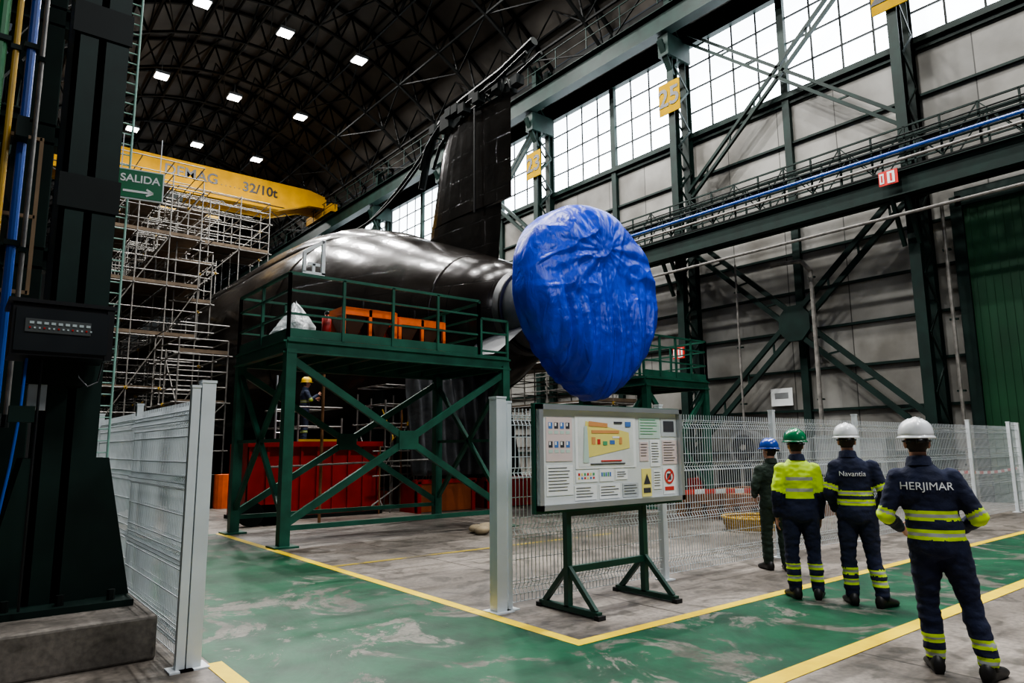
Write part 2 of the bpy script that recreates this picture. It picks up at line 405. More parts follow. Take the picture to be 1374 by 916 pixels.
b.build('bridge_girder',e)
text('maker_lettering','DEMAG',1.0,(11.0,-.47,20.0),(math.pi/2,0,0),BLACK,e,.01,True)
text('dotted_rule','. . . . . . . .',.6,(13.1,-.47,19.9),(math.pi/2,0,0),BLACK,e,.01)
text('load_lettering','32/10t',.95,(15.6,-.47,19.95),(math.pi/2,0,0),BLACK,e,.01,True)

# ------------------------------------------------------------ roof lamps
LAMP=mat('lamp_lens',(.9,.9,.9),.4,emit=(1,.98,.95),es=16.)
for y in [32.6+8.3*k for k in range(-3,6)]:
    for x in (7.4,11.4,15.5):
        e=empty('high_bay_lamp',(x,y,22.5))
        b=MB();b.box((0,0,.12),(.75,.75,.16),ALU);b.box((0,0,.02),(.64,.64,.05),LAMP)
        b.beam((0,0,.2),(0,0,.9),.03,.03,ALU);b.build('housing',e)
        if y<60 and not 45<y<53:
            ld=bpy.data.lights.new('high_bay_light','AREA');ld.shape='SQUARE';ld.size=.6;ld.energy=1400;ld.color=(1,.98,.95)
            lo=bpy.data.objects.new('lens_light',ld);COL.objects.link(lo);lo.parent=e;lo.location=(0,0,-.02)

# ------------------------------------------------------------ submarine
HULL=bpy.data.materials.new('hull_black_coating');HULL.use_nodes=True
nt=HULL.node_tree;bs=nt.nodes['Principled BSDF'];bs.inputs['Specular IOR Level'].default_value=.26
tc=nt.nodes.new('ShaderNodeTexCoord');no=nt.nodes.new('ShaderNodeTexNoise');no.inputs['Scale'].default_value=.9;no.inputs['Detail'].default_value=7
nt.links.new(tc.outputs['Object'],no.inputs['Vector'])
ra=nt.nodes.new('ShaderNodeValToRGB');ra.color_ramp.elements[0].position=.3;ra.color_ramp.elements[1].position=.7
ra.color_ramp.elements[0].color=(.007,.0054,.0045,1);ra.color_ramp.elements[1].color=(.015,.012,.0098,1)
nt.links.new(no.outputs['Fac'],ra.inputs['Fac'])
sx=nt.nodes.new('ShaderNodeSeparateXYZ');nt.links.new(tc.outputs['Object'],sx.inputs[0])
cx=nt.nodes.new('ShaderNodeCombineXYZ');nt.links.new(sx.outputs['Y'],cx.inputs[0]);nt.links.new(sx.outputs['Z'],cx.inputs[1])
br=nt.nodes.new('ShaderNodeTexBrick');br.inputs['Scale'].default_value=1;br.inputs['Brick Width'].default_value=1.1;br.inputs['Row Height'].default_value=.75;br.inputs['Mortar Size'].default_value=.02
br.inputs['Color1'].default_value=(1,1,1,1);br.inputs['Color2'].default_value=(.85,.85,.85,1);br.inputs['Mortar'].default_value=(.4,.4,.4,1)
nt.links.new(cx.outputs[0],br.inputs['Vector'])
mx=nt.nodes.new('ShaderNodeMix');mx.data_type='RGBA';mx.blend_type='MULTIPLY';mx.inputs[0].default_value=.8
nt.links.new(ra.outputs['Color'],mx.inputs[6]);nt.links.new(br.outputs['Color'],mx.inputs[7]);nt.links.new(mx.outputs[2],bs.inputs['Base Color'])
n2=nt.nodes.new('ShaderNodeTexNoise');n2.inputs['Scale'].default_value=.8;n2.inputs['Detail'].default_value=3;nt.links.new(tc.outputs['Object'],n2.inputs['Vector'])
ad=nt.nodes.new('ShaderNodeMath');ad.operation='MULTIPLY_ADD';ad.inputs[1].default_value=.1
nt.links.new(br.outputs['Color'],ad.inputs[0]);nt.links.new(n2.outputs['Fac'],ad.inputs[2])
bp=nt.nodes.new('ShaderNodeBump');bp.inputs['Strength'].default_value=.35;bp.inputs['Distance'].default_value=.1
nt.links.new(ad.outputs[0],bp.inputs['Height']);nt.links.new(bp.outputs['Normal'],bs.inputs['Normal'])
rr_=nt.nodes.new('ShaderNodeMapRange');rr_.inputs['To Min'].default_value=.14;rr_.inputs['To Max'].default_value=.30
nt.links.new(no.outputs['Fac'],rr_.inputs['Value']);nt.links.new(rr_.outputs['Result'],bs.inputs['Roughness'])
GREY=mat('tail_grey_paint',(.12,.125,.13),.5,0,.2,2.)
sub=empty('submarine',(11.4,0,5.04))
prof=[(11.6,.42),(12.2,.55),(13.0,.85),(13.65,1.15),(14.8,1.70),(16,2.2),(17.5,2.78),(19.1,3.34),(20.4,3.75),(21.6,4.05),(23.,4.2),(25,4.25),(28,4.28),(50,4.28),(62,4.2),(68,3.6),(72,2.4),(74,.8)]
def prad(y): return next(((a[1]+(c[1]-a[1])*(y-a[0])/(c[0]-a[0])) for a,c in zip(prof[:-1],prof[1:]) if a[0]<=y<=c[0]))
def ring(y,r,n=96,c=(0,0)): return [(c[0]+r*math.cos(2*math.pi*k/n),y,c[1]+r*math.sin(2*math.pi*k/n)) for k in range(n)]
b=MB()
b.loft([ring(y,r) for y,r in prof if y>=13.65],HULL);b.build('hull',sub,True)
b=MB()
for y in (15.4,21.6,31,43):
    r=prad(y);b.loft([ring(y-.05,r-.02),ring(y-.05,r+.008),ring(y+.05,r+.014),ring(y+.05,r-.02)],HULL)
b.build('hull_seams',sub,True)
b=MB();b.loft([ring(y,r) for y,r in prof if y<=13.65],GREY)
for y,r in ((12.4,.68),(13.4,1.08)): b.loft([ring(y-.03,r),ring(y-.03,r+.03),ring(y+.03,r+.05),ring(y+.03,r)],BLACK)
b.build('tail_cone',sub,True)
b=MB();rs=[]
for i,(y,w,h) in enumerate([(18.6,.4,.0),(20,1.1,.12),(22,1.6,.25),(24,1.9,.4),(27,2.,.5),(60,2.,.5)]):
    r=prad(y);rr=[]
    for a in range(25):
        s=-1+2*a/24;x=s*w*1.25;zz=math.sqrt(max(r*r-x*x,0))
        rr.append((x,y,zz-.05+(h+.06)*(1-abs(s)**6)))
    rr.append((w,y,math.sqrt(max(r*r-w*w*1.0,0))-.5));rr.append((-w,y,math.sqrt(max(r*r-w*w,0))-.5))
    rs.append(rr)
b.loft(rs,HULL);b.build('deck_casing',sub,True)
def naca(th,s): return th*2.97*(0.2969*math.sqrt(s)-.126*s-.3516*s*s+.2843*s**3-.1036*s**4)/1.5*1.6
def fin(b,secs,m,ang=0.):
    rs=[];ca,sa=math.cos(ang),math.sin(ang)
    for (h,le,te,th) in secs:
        rg_=[];N=14
        for k in range(N+1):
            s=.5*(1-math.cos(math.pi*k/N));rg_.append((naca(th,s),le+(te-le)*s,h))
        for k in range(N-1,0,-1):
            s=.5*(1-math.cos(math.pi*k/N));rg_.append((-naca(th,s),le+(te-le)*s,h))
        rs.append([(p[0]*ca+p[2]*sa,p[1],-p[0]*sa+p[2]*ca) for p in rg_])
    b.loft(rs,m)
b=MB()
fin(b,[(1.2,18.9,14.9,.62),(2.6,18.5,14.75,.60),(3.32,18.35,14.7,.6)],HULL)
fin(b,[(3.36,18.3,14.25,.6),(5.6,17.75,14.25,.55),(6.25,17.45,14.25,.5),(6.5,16.9,14.3,.3)],HULL)
b.box((-.285,15.6,4.8),(.03,.06,3.2),BLACK)
b.build('upper_rudder',sub)
b=MB()
fin(b,[(1.2,17.2,14.9,.35),(2.6,18.3,14.9,.66),(3.0,18.9,14.9,.7)],HULL)
b.build('rudder_root_fairing',sub)
b=MB();fin(b,[(-1.2,18.0,14.8,.5),(-3.4,17.4,14.6,.4),(-3.6,17.,14.8,.2)],GREY);b.build('lower_rudder',sub)
b=MB()
for a in(-2.25,2.25):
    fin(b,[(.6,14.6,12.9,.35),(1.9,14.3,12.9,.28),(2.05,14.1,13.0,.15)],GREY,a)
b.build('stern_planes',sub)
b=MB()
pts=[(0,19.0,5.0),(0,18.7,5.9),(0,18.3,6.55),(0,17.6,6.95),(0,16.6,7.1),(0,15.6,7.15),(0,14.6,7.2),(0,13.2,7.45)]
b.path(pts,.13,STEEL2);b.path([(.25,p[1],p[2]-.25) for p in pts[1:]],.06,STEEL2);b.path([(-.2,p[1]+.1,p[2]-.35) for p in pts[1:]],.05,STEEL2)
for p in pts[2:7]: b.beam((0,p[1],6.3),p,.07,.07,STEEL2);b.beam((0,p[1]-.5,6.3),p,.05,.05,STEEL2)
for k in range(12): b.box((random.uniform(-.2,.2),18.1-k*.36,6.85+random.uniform(-.2,.15)),(.28,.3,.28),STEEL2)
b.box((0,17.3,6.65),(.5,.5,.5),STEEL2)
def sag(p,q,s,n=14): 
    p=V(p);q=V(q);return [p.lerp(q,k/n)-V((0,0,s*4*(k/n)*(1-k/n))) for k in range(n+1)]
b.path(sag((0,18.6,6.2),(-.3,24.,4.7),.5),.045,STEEL2);b.path(sag((0,18.4,6.5),(.2,27.,4.9),.7),.05,STEEL2)
b.build('mast_rail',sub)
b=MB()
for y in (17.5,20,24,28,33,38,44,50,56):
    r=prad(y)
    b.bb((10.2,y-.5,0),(12.6,y+.5,5.04-r+.02),STEEL2)
    for s in(-1,1): b.beam((11.4+s*2.6,y,0),(11.4+s*2.0,y,5.04-math.sqrt(max(r*r-4.0,0.1))),.5,.5,STEEL2)
b.build('keel_block')

TARP=bpy.data.materials.new('blue_tarpaulin');TARP.use_nodes=True
nt=TARP.node_tree;bs=nt.nodes['Principled BSDF'];bs.inputs['Roughness'].default_value=.3;bs.inputs['Specular IOR Level'].default_value=.5
tc=nt.nodes.new('ShaderNodeTexCoord');no=nt.nodes.new('ShaderNodeTexNoise');no.inputs['Scale'].default_value=1.2;no.inputs['Detail'].default_value=8
nt.links.new(tc.outputs['Object'],no.inputs['Vector'])
ra=nt.nodes.new('ShaderNodeValToRGB');ra.color_ramp.elements[0].position=.3;ra.color_ramp.elements[1].position=.7
ra.color_ramp.elements[0].color=(.001,.026,.38,1);ra.color_ramp.elements[1].color=(.003,.055,.68,1)
nt.links.new(no.outputs['Fac'],ra.inputs['Fac']);nt.links.new(ra.outputs['Color'],bs.inputs['Base Color'])
mp=nt.nodes.new('ShaderNodeMapping');mp.inputs['Scale'].default_value=(2.6,2.6,1.1);nt.links.new(tc.outputs['Object'],mp.inputs['Vector'])
n2=nt.nodes.new('ShaderNodeTexNoise');n2.inputs['Scale'].default_value=1.6;n2.inputs['Detail'].default_value=7;n2.inputs['Distortion'].default_value=.8
nt.links.new(mp.outputs['Vector'],n2.inputs['Vector'])
bp=nt.nodes.new('ShaderNodeBump');bp.inputs['Strength'].default_value=.6;bp.inputs['Distance'].default_value=.08
nt.links.new(n2.outputs['Fac'],bp.inputs['Height']);nt.links.new(bp.outputs['Normal'],bs.inputs['Normal'])
def tarp():
    b=MB();NA=400;NR=90
    def halfw(z):
        c0=.2
        if z>=c0: t=(z-c0)/(2.28-c0);return 2.12*math.sqrt(max(0,1-t**2.2))
        t=(c0-z)/(2.42+c0);return 2.12*max(0,1-t**2.0)**.74
    def rim(a):
        s=math.sin(a);c=abs(math.cos(a));lo,hi=0.,3.
        for _ in range(26):
            m=(lo+hi)/2
            if m*s>2.28 or m*s<-2.42 or m*c>halfw(m*s): hi=m
            else: lo=m
        r=lo
        s_=math.sin(a);c_=math.cos(a)
        r+=.06*noise.noise(V((c_*2,s_*2,3.)))+.02*noise.noise(V((c_*6,s_*6,1.)))
        if s_<-.5: r+=.07*noise.noise(V((c_*14,1,1)))
        return r
    RM=[rim(2*math.pi*k/NA) for k in range(NA)]
    def pleat(u):
        u=u%1.;return (1-abs(2*u-1))**.8
    rings=[]
    for j in range(0,NR+1+34):
        row=[]
        for k in range(NA):
            a=2*math.pi*k/NA;s=math.sin(a);c=math.cos(a)
            if j<=NR: q=max(j/NR,.004);back=0.
            else: back=(j-NR)/34.;q=1.
            rk=RM[k];rr_=rk*q
            if back: rr_=rk*(1-.72*max(0,back-.35)**1.5*1.9)
            x=rr_*c;z=rr_*s
            dep=.5*(max(0,1-q**5))**.6 if not back else -1.15*back
            low=min(1,max(0,(-z+.9)/2.0));low=low*low*(3-2*low)
            ux=x/(1-.22*min(1,max(0,-z)/2.4))+.10*noise.noise(V((x*.8,z*.6,0)))
            fold=low*(.20*pleat(ux*1.5+.35*noise.noise(V((ux*1.1,z*.15,7))))+.12*pleat(ux*3.3+.5+.4*noise.noise(V((ux*1.7,z*.15,3))))+.05*noise.noise(V((ux*9.,z*.4,2))))
            hub=math.atan2(x,-(z-1.1)+.001);dh=math.hypot(x,z-1.1)
            rad=(1-low)*.05*min(1,dh)*noise.noise(V((hub*5,dh*.5,2)))
            cr=(1-low)*(.06*noise.noise(V((x*.8+2,z*.9,9)))+.045*(1-min(1,abs(noise.noise(V((x*1.1-z*.5,z*1.2,14)))*4)))**2)+.010*noise.noise(V((x*7,z*7,4)))
            w=.4+.6*min(1,(1-q)*6) if not back else .4*(1-back)
            y=-(dep)-(fold+cr+rad)*w
            row.append((x,y,z))
        rings.append(row)
    b.loft(rings,TARP);return b
tb=tarp();tb.build('blue_tarpaulin',None,True,loc=(11.6,11.45,5.04))

# ------------------------------------------------------------ green work platforms
def rail(b,p,q,m,h=1.1,step=1.05,mid=(.37,.73),kick=True):
    p=V(p);q=V(q);L=(q-p).length;n=max(1,round(L/step));z=V((0,0,1))
    for k in range(n+1): e=p.lerp(q,k/n);b.beam(e,e+z*h,.05,.05,m)
    b.beam(p+z*h,q+z*h,.05,.05,m)
    for t in mid: b.beam(p+z*h*t,q+z*h*t,.035,.035,m)
    if kick: b.beam(p+z*.08,q+z*.08,.01,.15,m)
def platform(x0,x1,y0,y1,z,legs,front=True):
    b=MB()
    b.bb((x0,y0,z-.06),(x1,y1,z),GREEN)
    for a,c in (((x0,y0),(x1,y0)),((x0,y1),(x1,y1)),((x0,y0),(x0,y1)),((x1,y0),(x1,y1))):
        b.ib((*a,z-.16),(*c,z-.16),.12,.22,GREEN)
    k=x0+.6
    while k<x1: b.beam((k,y0,z-.13),(k,y1,z-.13),.06,.14,GREEN);k+=.6
    for x,y in legs:
        b.beam((x,y,0.02),(x,y,z-.2),.17,.17,GREEN);b.bb((x-.2,y-.2,0),(x+.2,y+.2,.03),GREEN)
    ys=sorted(set(l[1] for l in legs));xs=sorted(set(l[0] for l in legs))
    if front:
        for y in ys:
            xa,xb=min(xs),max(xs)
            b.beam((xa,y,z-.35),(xb,y,.35),.08,.12,GREEN);b.beam((xa,y,.35),(xb,y,z-.35),.08,.12,GREEN)
            b.beam((xa,y,.3),(xb,y,.3),.06,.08,GREEN)
            b.bb(((xa+xb)/2-.2,y-.06,z/2-.17),((xa+xb)/2+.2,y+.06,z/2+.17),GREEN)
    for x in (min(xs),max(xs)):
        b.beam((x,ys[0],z-.4),(x,ys[-1],.4),.08,.08,GREEN);b.beam((x,ys[0],.4),(x,ys[-1],z-.4),.08,.08,GREEN)
        b.beam((x,ys[0],z/2),(x,ys[-1],z/2),.06,.06,GREEN)
    return b
z=3.42
b=platform(4.2,8.9,11.27,13.9,z,[(4.27,11.3),(4.27,13.85),(8.8,11.3),(8.8,13.85)])
rail(b,(4.22,11.29,z),(8.15,11.29,z),GREEN);rail(b,(4.22,11.29,z),(4.22,13.88,z),GREEN)
rail(b,(4.22,13.88,z),(6.9,13.88,z),GREEN);rail(b,(8.15,11.29,z-.05),(8.15,13.9,z-.05),GREEN,kick=False)
rail(b,(8.2,11.29,z-.3),(8.88,11.29,z-.3),GREEN,1.05,.6)
b.build('green_work_platform')
z=3.4
b=platform(13.9,16.6,11.9,14.4,z,[(14.0,11.95),(14.0,14.3),(16.5,11.95),(16.5,14.3)])
rail(b,(13.9,11.92,z),(16.58,11.92,z),GREEN,step=.7);rail(b,(16.58,11.92,z),(16.58,14.4,z),GREEN);rail(b,(14.9,14.38,z),(16.58,14.38,z),GREEN)
b.build('green_work_platform')
def hopper(name,x,y,z,w=1.0,d=.7,h=.6):
    b=MB()
    for sx_ in(-1,1):
        for sy in(-1,1): b.beam((sx_*w/2,sy*d/2,0),(sx_*w/2,sy*d/2,h),.06,.06,ORANGE)
    for sy in(-1,1):
        b.beam((-w/2,sy*d/2,h-.06),(w/2,sy*d/2,h-.06),.05,.14,ORANGE);b.beam((-w/2,sy*d/2,.04),(w/2,sy*d/2,.04),.05,.08,ORANGE)
    for sx_ in(-1,1): b.beam((sx_*w/2,-d/2,h-.06),(sx_*w/2,d/2,h-.06),.05,.14,ORANGE)
    b.beam((0,-d/2,0),(0,-d/2,h),.06,.05,ORANGE)
    HD=mat('hopper_dark',(.07,.03,.015),.6)
    for c in(-w/4,w/4):
        t=h-.1;a=w/4-.03;yy=d/2-.04
        b.add([(c-a,-yy,t),(c+a,-yy,t),(c+a,yy,t),(c-a,yy,t),(c-.05,-yy*.6,.12),(c+.05,-yy*.6,.12),(c+.05,yy*.6,.12),(c-.05,yy*.6,.12)],
              [(0,1,5,4),(1,2,6,5),(2,3,7,6),(3,0,4,7),(4,5,6,7)],HD)
    b.bb((-w/2+.04,d/2-.06,.05),(w/2-.04,d/2-.03,h-.05),ORANGE)
    b.box((.0,-.05,h+.12),(.03,.03,.25),BLACK);b.box((.2,.05,h+.05),(.3,.2,.1),STEEL2)
    return b.build(name,None,loc=(x,y,z))
hopper('orange_hopper_crate',5.85,11.9,3.425,1.05,.7,.68);hopper('orange_hopper_crate',7.0,11.95,3.425,1.0,.7,.62)
PLAST=mat('clear_plastic_sheet',(.42,.45,.46),.22,0,.3,6.,bump=1.,bscale=9.)
def bundle(name,loc,sx_,sy,h,seed,rz=0.):
    b=MB();rows=[]
    for j in range(17):
        t=j/16;r=(1-t**2.0)*.95+.06;row=[]
        for a in range(40):
            an=a*math.pi/20;c=math.cos(an);s=math.sin(an)
            k=1+.35*noise.noise(V((c*2+seed,s*2,t*2)))+.18*abs(noise.noise(V((c*5,s*5+seed,t*5))))
            row.append((sx_*r*c*k,sy*r*s*k,h*t*(1+.2*noise.noise(V((c*2,s*2,seed))))))
        rows.append(row)
    b.loft(rows,PLAST);b.build(name,None,True,loc=loc,rz=rz)
bundle('plastic_wrapped_bundle',(4.75,12.4,3.425),.40,.4,.78,1.)
b=MB();b.tube((0,0,0),(0,0,.42),.08,RED,14);b.tube((0,0,.42),(0,0,.48),.08,RED,14,.03);b.box((0,0,.52),(.04,.12,.05),BLACK);b.path([(.02,.05,.5),(.1,.09,.4),(.1,.05,.15)],.012,BLACK);b.build('fire_extinguisher',None,True,loc=(4.98,11.5,3.425))
b=MB()
b.box((0,0,.02),(.40,.05,.05),WHITE);b.box((-.17,0,.2),(.05,.05,.35),WHITE);b.box((.17,0,.32),(.06,.05,.62),WHITE);b.beam((-.17,0,.37),(.17,0,.62),.05,.06,WHITE);b.box((0,0,.18),(.22,.03,.05),WHITE);b.box((0,0,.1),(.05,.03,.18),WHITE)
b.build('white_lifting_bracket',None,loc=(4.62,11.29,4.548))

b=MB()
b.bb((5.1,15.7,0.05),(8.3,15.78,1.7),RED);b.bb((5.1,15.7,0.05),(5.18,17.0,1.7),RED);b.bb((5.1,17.0,0.05),(8.3,17.06,1.7),RED);b.bb((8.22,15.7,0.05),(8.3,17.0,1.7),RED)
for k in range(9): b.bb((5.1+k*.39,15.66,.05),(5.16+k*.39,15.7,1.7),RED)
b.bb((5.05,15.62,1.62),(8.35,15.8,1.74),RED);b.bb((5.05,15.62,0),(8.35,17.1,.08),STEEL2)
b.build('red_waste_skip')
b=MB()
for x0 in (8.9,11.0):
    b.bb((x0,14.9,0.02),(x0+1.7,15.0,.75),mat('burnt_orange',(.3,.07,.015),.6) if x0<10 else RED);b.bb((x0-.05,14.85,.7),(x0+1.75,15.05,.8),RED);b.bb((x0,14.85,0),(x0+.1,15.7,.75),RED)
    b.bb((x0+1.6,14.85,0),(x0+1.7,15.7,.75),RED)
b.build('red_trestle')

# ------------------------------------------------------------ scaffolding
def scaf(b,x0,x1,y0,y1,z0,z1,dx=1.8,dy=2.2,dz=2.0,plank=True,r=.026,diag=True,rails=True):
    nx=max(1,round((x1-x0)/dx));ny=max(1,round((y1-y0)/dy));nz=max(1,round((z1-z0)/dz))
    X=[x0+(x1-x0)*i/nx for i in range(nx+1)];Y=[y0+(y1-y0)*i/ny for i in range(ny+1)];Z=[z0+(z1-z0)*i/nz for i in range(nz+1)]
    for x in X:
        for y in Y:
            b.tube((x,y,z0),(x,y,z1+random.uniform(.3,1.1)),r,GALV,6)
    for z in Z[1:]:
        for x in X:
            b.tube((x,y0-.15,z),(x,y1+.15,z),r,GALV,6)
            if rails:
                b.tube((x,y0,z+.5),(x,y1,z+.5),r*.8,GALV,5);b.tube((x,y0,z+1),(x,y1,z+1),r*.8,GALV,5)
        for y in Y:
            b.tube((x0-.15,y,z),(x1+.15,y,z),r,GALV,6)
            if rails:
                b.tube((x0,y,z+.5),(x1,y,z+.5),r*.8,GALV,5);b.tube((x0,y,z+1),(x1,y,z+1),r*.8,GALV,5)
        if plank:
            for i in range(nx):
                if random.random()<.85:
                    b.bb((X[i]+.05,y0,z+.03),(X[i+1]-.05,y1,z+.08),PLANK)
            if random.random()<.5: b.bb((x0,y0-.02,z+.05),(x1,y0+.01,z+.17),YELP if random.random()<.25 else PLANK)
        for x in X:
            for y in Y:
                if random.random()<.16: b.box((x,y,z),(.1,.1,.1),YELP)
    if diag:
        for i in range(nz):
            for j in range(ny):
                if (i+j)%2==0: b.tube((x0,Y[j],Z[i]),(x0,Y[j+1],Z[i+1]),r*.8,GALV,5)
            for j in range(nx):
                if (i+j)%2: b.tube((X[j],y0,Z[i]),(X[j+1],y0,Z[i+1]),r*.8,GALV,5)
b=MB()
scaf(b,3.4,6.6,27.,46.,0,11.2,1.07,2.1,1.87)
scaf(b,5.3,6.8,23.5,27.,0,4.6,1.5,1.8,1.5)
scaf(b,5.9,7.2,27.5,31.,5.5,8.6,1.3,1.8,1.5)
scaf(b,6.6,10.5,31.,33.5,9.0,11.8,1.3,1.3,1.2)
scaf(b,6.8,9.6,36.,40,9.0,13.2,1.5,2,1.5)
b.build('tube_scaffolding')
b=MB()
scaf(b,6.9,8.1,17.5,20.0,0,1.65,1.2,1.25,1.65,True)
b.build('tube_scaffolding')
b=MB()
scaf(b,8.6,10.6,16.0,17.6,0,2.2,.7,.8,1.1,False,.024);b.tube((6.3,14.6,0),(6.3,14.6,3.2),.035,WOOD,6);b.tube((5.0,14.4,1.2),(9.4,14.6,1.3),.025,GALV,6)
for k in range(7): b.tube((8.2+k*.35,15.5+.1*(k%3),0),(8.2+k*.35,15.5+.1*(k%3),1.6+.5*(k%4)),.022,GALV if k%2 else WOOD,6)
b.tube((8.,15.5,.9),(11,15.6,1.0),.022,GALV,6);b.tube((8.,15.5,1.5),(11,15.6,1.5),.022,GALV,6);b.tube((8.,15.5,.2),(11,15.6,2.0),.022,GALV,6)
b.build('tube_scaffolding')
b=MB()
scaf(b,15.9,18.2,16.0,22,0,6.,1.2,1.8,1.6)
b.build('tube_scaffolding')
b=MB()
for x in(6.2,6.6): b.beam((x,17.2,0),(x,17.2,3.4),.03,.07,ALU)
for k in range(11): b.tube((6.2,17.2,.3+k*.28),(6.6,17.2,.3+k*.28),.014,ALU,6)
b.build('step_ladder')
b=MB();rows=[]
SHEET=mat('grey_dust_sheet',(.05,.052,.056),.45,0,.4,3.,bump=.4,bscale=5.)
N=40
for j in range(20):
    t=j/19;row=[]
    for k in range(N): 
        x=8.7+2.3*k/(N-1);row.append((x,14.75+.16*math.sin(k*1.1+t)+.12*noise.noise(V((k*.3,t*2,0)))+.3*t,.9+2.7*t-.25*math.sin(k/(N-1)*math.pi)*t))
    for k in range(N-1,-1,-1): p=row[k];row.append((p[0],p[1]+.01,p[2]))
    rows.append(row)
b.loft(rows,SHEET);b.build('hanging_dust_sheet',None,True)
b=MB()
cols=[STEEL2,GREEN,mat('crate_blue',(.02,.07,.2),.6),WOOD,mat('crate_grey',(.12,.12,.12),.6),ORANGE]
for k in range(26):
    x=random.uniform(8.6,14.5);y=random.uniform(17.8,27);s=random.uniform(.3,.8);h=random.uniform(.2,.65)
    b.bb((x,y,0),(x+s,y+s*.8,h),random.choice(cols));b.bb((x-.02,y-.02,h),(x+s+.02,y+s*.8+.02,h+.04),random.choice(cols))
for k in range(8):
    x=random.uniform(5.,6.2);y=random.uniform(20,23);b.tube((x,y,0),(x,y,.9),.28,random.choice(cols),16)
b.build('dockside_equipment')
b=MB()
for k in range(6):
    x0=9.+k*.5
    b.path([(x0+.1*math.sin(t*.9+k),15.9+t*.07,2.6-.9*math.sin(t*math.pi/12)) for t in range(13)],.018,BLACKR if k%2 else YELP,6)
b.build('slung_cables')

# ------------------------------------------------------------ left structure
CONC=concrete('plinth_concrete',(.10,.087,.074),(.18,.158,.136),.5,.7)
b=MB();b.bb((-4,6.0,0),(1.33,10.6,.32),CONC);b.build('concrete_plinth',bevel=.02)
b=MB()
def bigcol(b,x0,x1,y0,y1,zb,zt,m=STEEL):
    b.bb((x0,y0,zb),(x1,y0+.05,zt),m);b.bb((x0,y1-.05,zb),(x1,y1,zt),m);b.bb(((x0+x1)/2-.03,y0,zb),((x0+x1)/2+.03,y1,zt),m)
    b.bb((x0,y0,zb),(x0+.04,y1,zt),m)
bigcol(b,.52,.94,6.75,7.45,.321,20.4)
b.bb((.3,6.5,.321),(1.25,7.8,.37),STEEL)
for y in(6.78,7.1,7.45):
    b.add([(.94,y,.37),(1.26,y,.37),(1.04,y,1.5),(.94,y,1.5),(.94,y+.03,.37),(1.26,y+.03,.37),(1.04,y+.03,1.5),(.94,y+.03,1.5)],[(0,1,2,3),(7,6,5,4),(0,4,5,1),(1,5,6,2),(2,6,7,3),(3,7,4,0)],STEEL)
    b.add([(.52,y,.37),(.22,y,.37),(.44,y,1.5),(.52,y,1.5),(.52,y+.03,.37),(.22,y+.03,.37),(.44,y+.03,1.5),(.52,y+.03,1.5)],[(3,2,1,0),(4,5,6,7),(1,5,4,0),(2,6,5,1),(3,7,6,2),(0,4,7,3)],STEEL)
for (x,y) in ((.4,6.6),(1.1,6.6),(.75,6.6),(1.15,7.2)): b.tube((x,y,.37),(x,y,.45),.03,STEEL2,6)
for z in (3.6,5.2,8.): b.bb((.50,6.73,z),(.96,6.75,z+.3),STEEL2)
b.build('steel_column')
b=MB()
for k in range(1,10):
    y=7.1+8.3*k;bigcol(b,.4,1.0,y-.4,y+.4,0,20.4)
    for s in range(12): b.beam((.1,y-.4,1+s*1.6),(.1,y+.4,2.6+s*1.6),.06,.06,STEEL)
b.ib((.7,Y0+10,18.35),(.7,Y1,18.35),.5,1.1,STEEL)
b.build('steel_column_row')
b=MB()
for z in (2.9,3.6,5.0,6.4,8.3): 
    b.ib((-3.,8.9,z),(.9,8.9,z),.25,.24,STEEL);b.ib((-3,12,z),(.6,12,z),.25,.28,STEEL)
    b.ib((-.4,8.9,z),(-.4,15,z),.2,.25,STEEL)
for x in (-1.6,-.35,.45): b.ib((x,8.9,.32),(x,8.9,12),.25,.25,STEEL,(0,1,0))
b.beam((-1.6,8.9,2.9),(.5,8.9,6.4),.12,.12,STEEL);b.beam((.5,8.9,2.9),(-1.6,8.9,6.4),.12,.12,STEEL)
for k in range(5): b.beam((.5,8.9,2.+k*1.6),(-.35,8.9,3.6+k*1.6),.06,.08,STEEL);b.beam((-.35,8.9,2.+k*1.6),(.5,8.9,3.6+k*1.6),.06,.08,STEEL)
for z in (4.6,7.0): b.beam((.25,7.7,z),(.25,14.5,z+.0),.1,.2,STEEL)
b.bb((-3,12.3,5.1),(.5,14.5,5.15),STEEL2)
b.build('steel_framework')
b=MB()
for x,y,r,m in ((.02,7.9,.05,GREENP),(.14,8.0,.028,YELP),(.26,7.9,.04,BLUEP),(.36,8.1,.022,GALV),(-.12,8.,.03,YELP),(-.25,8.0,.045,BLUEP)):
    zb=2.9 if m in(GREENP,) else 1.9
    b.tube((x,y,zb),(x,y,14),r,m,10)
    for z in (3.5,5.5,7.5,9.5): b.box((x,y,z),(r*3,r*3,.05),STEEL)
    b.tube((x,y,zb-.12),(x,y,zb),r*1.5,STEEL2,8)
b.build('service_pipes')
WF=mat('pale_wood_frame',(.32,.22,.14),.6)
b=MB()
for x in(.16,.44): b.beam((x,8.3,3.1),(x,8.3,4.75),.035,.035,WF)
for z in(3.12,3.9,4.73): b.beam((.16,8.3,z),(.44,8.3,z),.035,.035,WF)
b.build('wooden_frame')
LG=mat('pale_green_paint',(.20,.36,.30),.5)
b=MB()
for x in(1.17,1.36): b.tube((x,9.,.325),(x,9.,12.5),.013,LG,6)
z=.5
while z<12.4: b.tube((1.17,9.,z),(1.36,9.,z),.008,LG,6);z+=.13
b.build('access_ladder')
SG=mat('exit_sign_green',(.0,.13,.05),.4)
e=empty('exit_sign',(1.44,8.75,4.62),-.18)
b=MB();b.box((0,0,0),(.50,.03,.36),WHITE);b.box((0,-.018,0),(.47,.01,.33),SG)
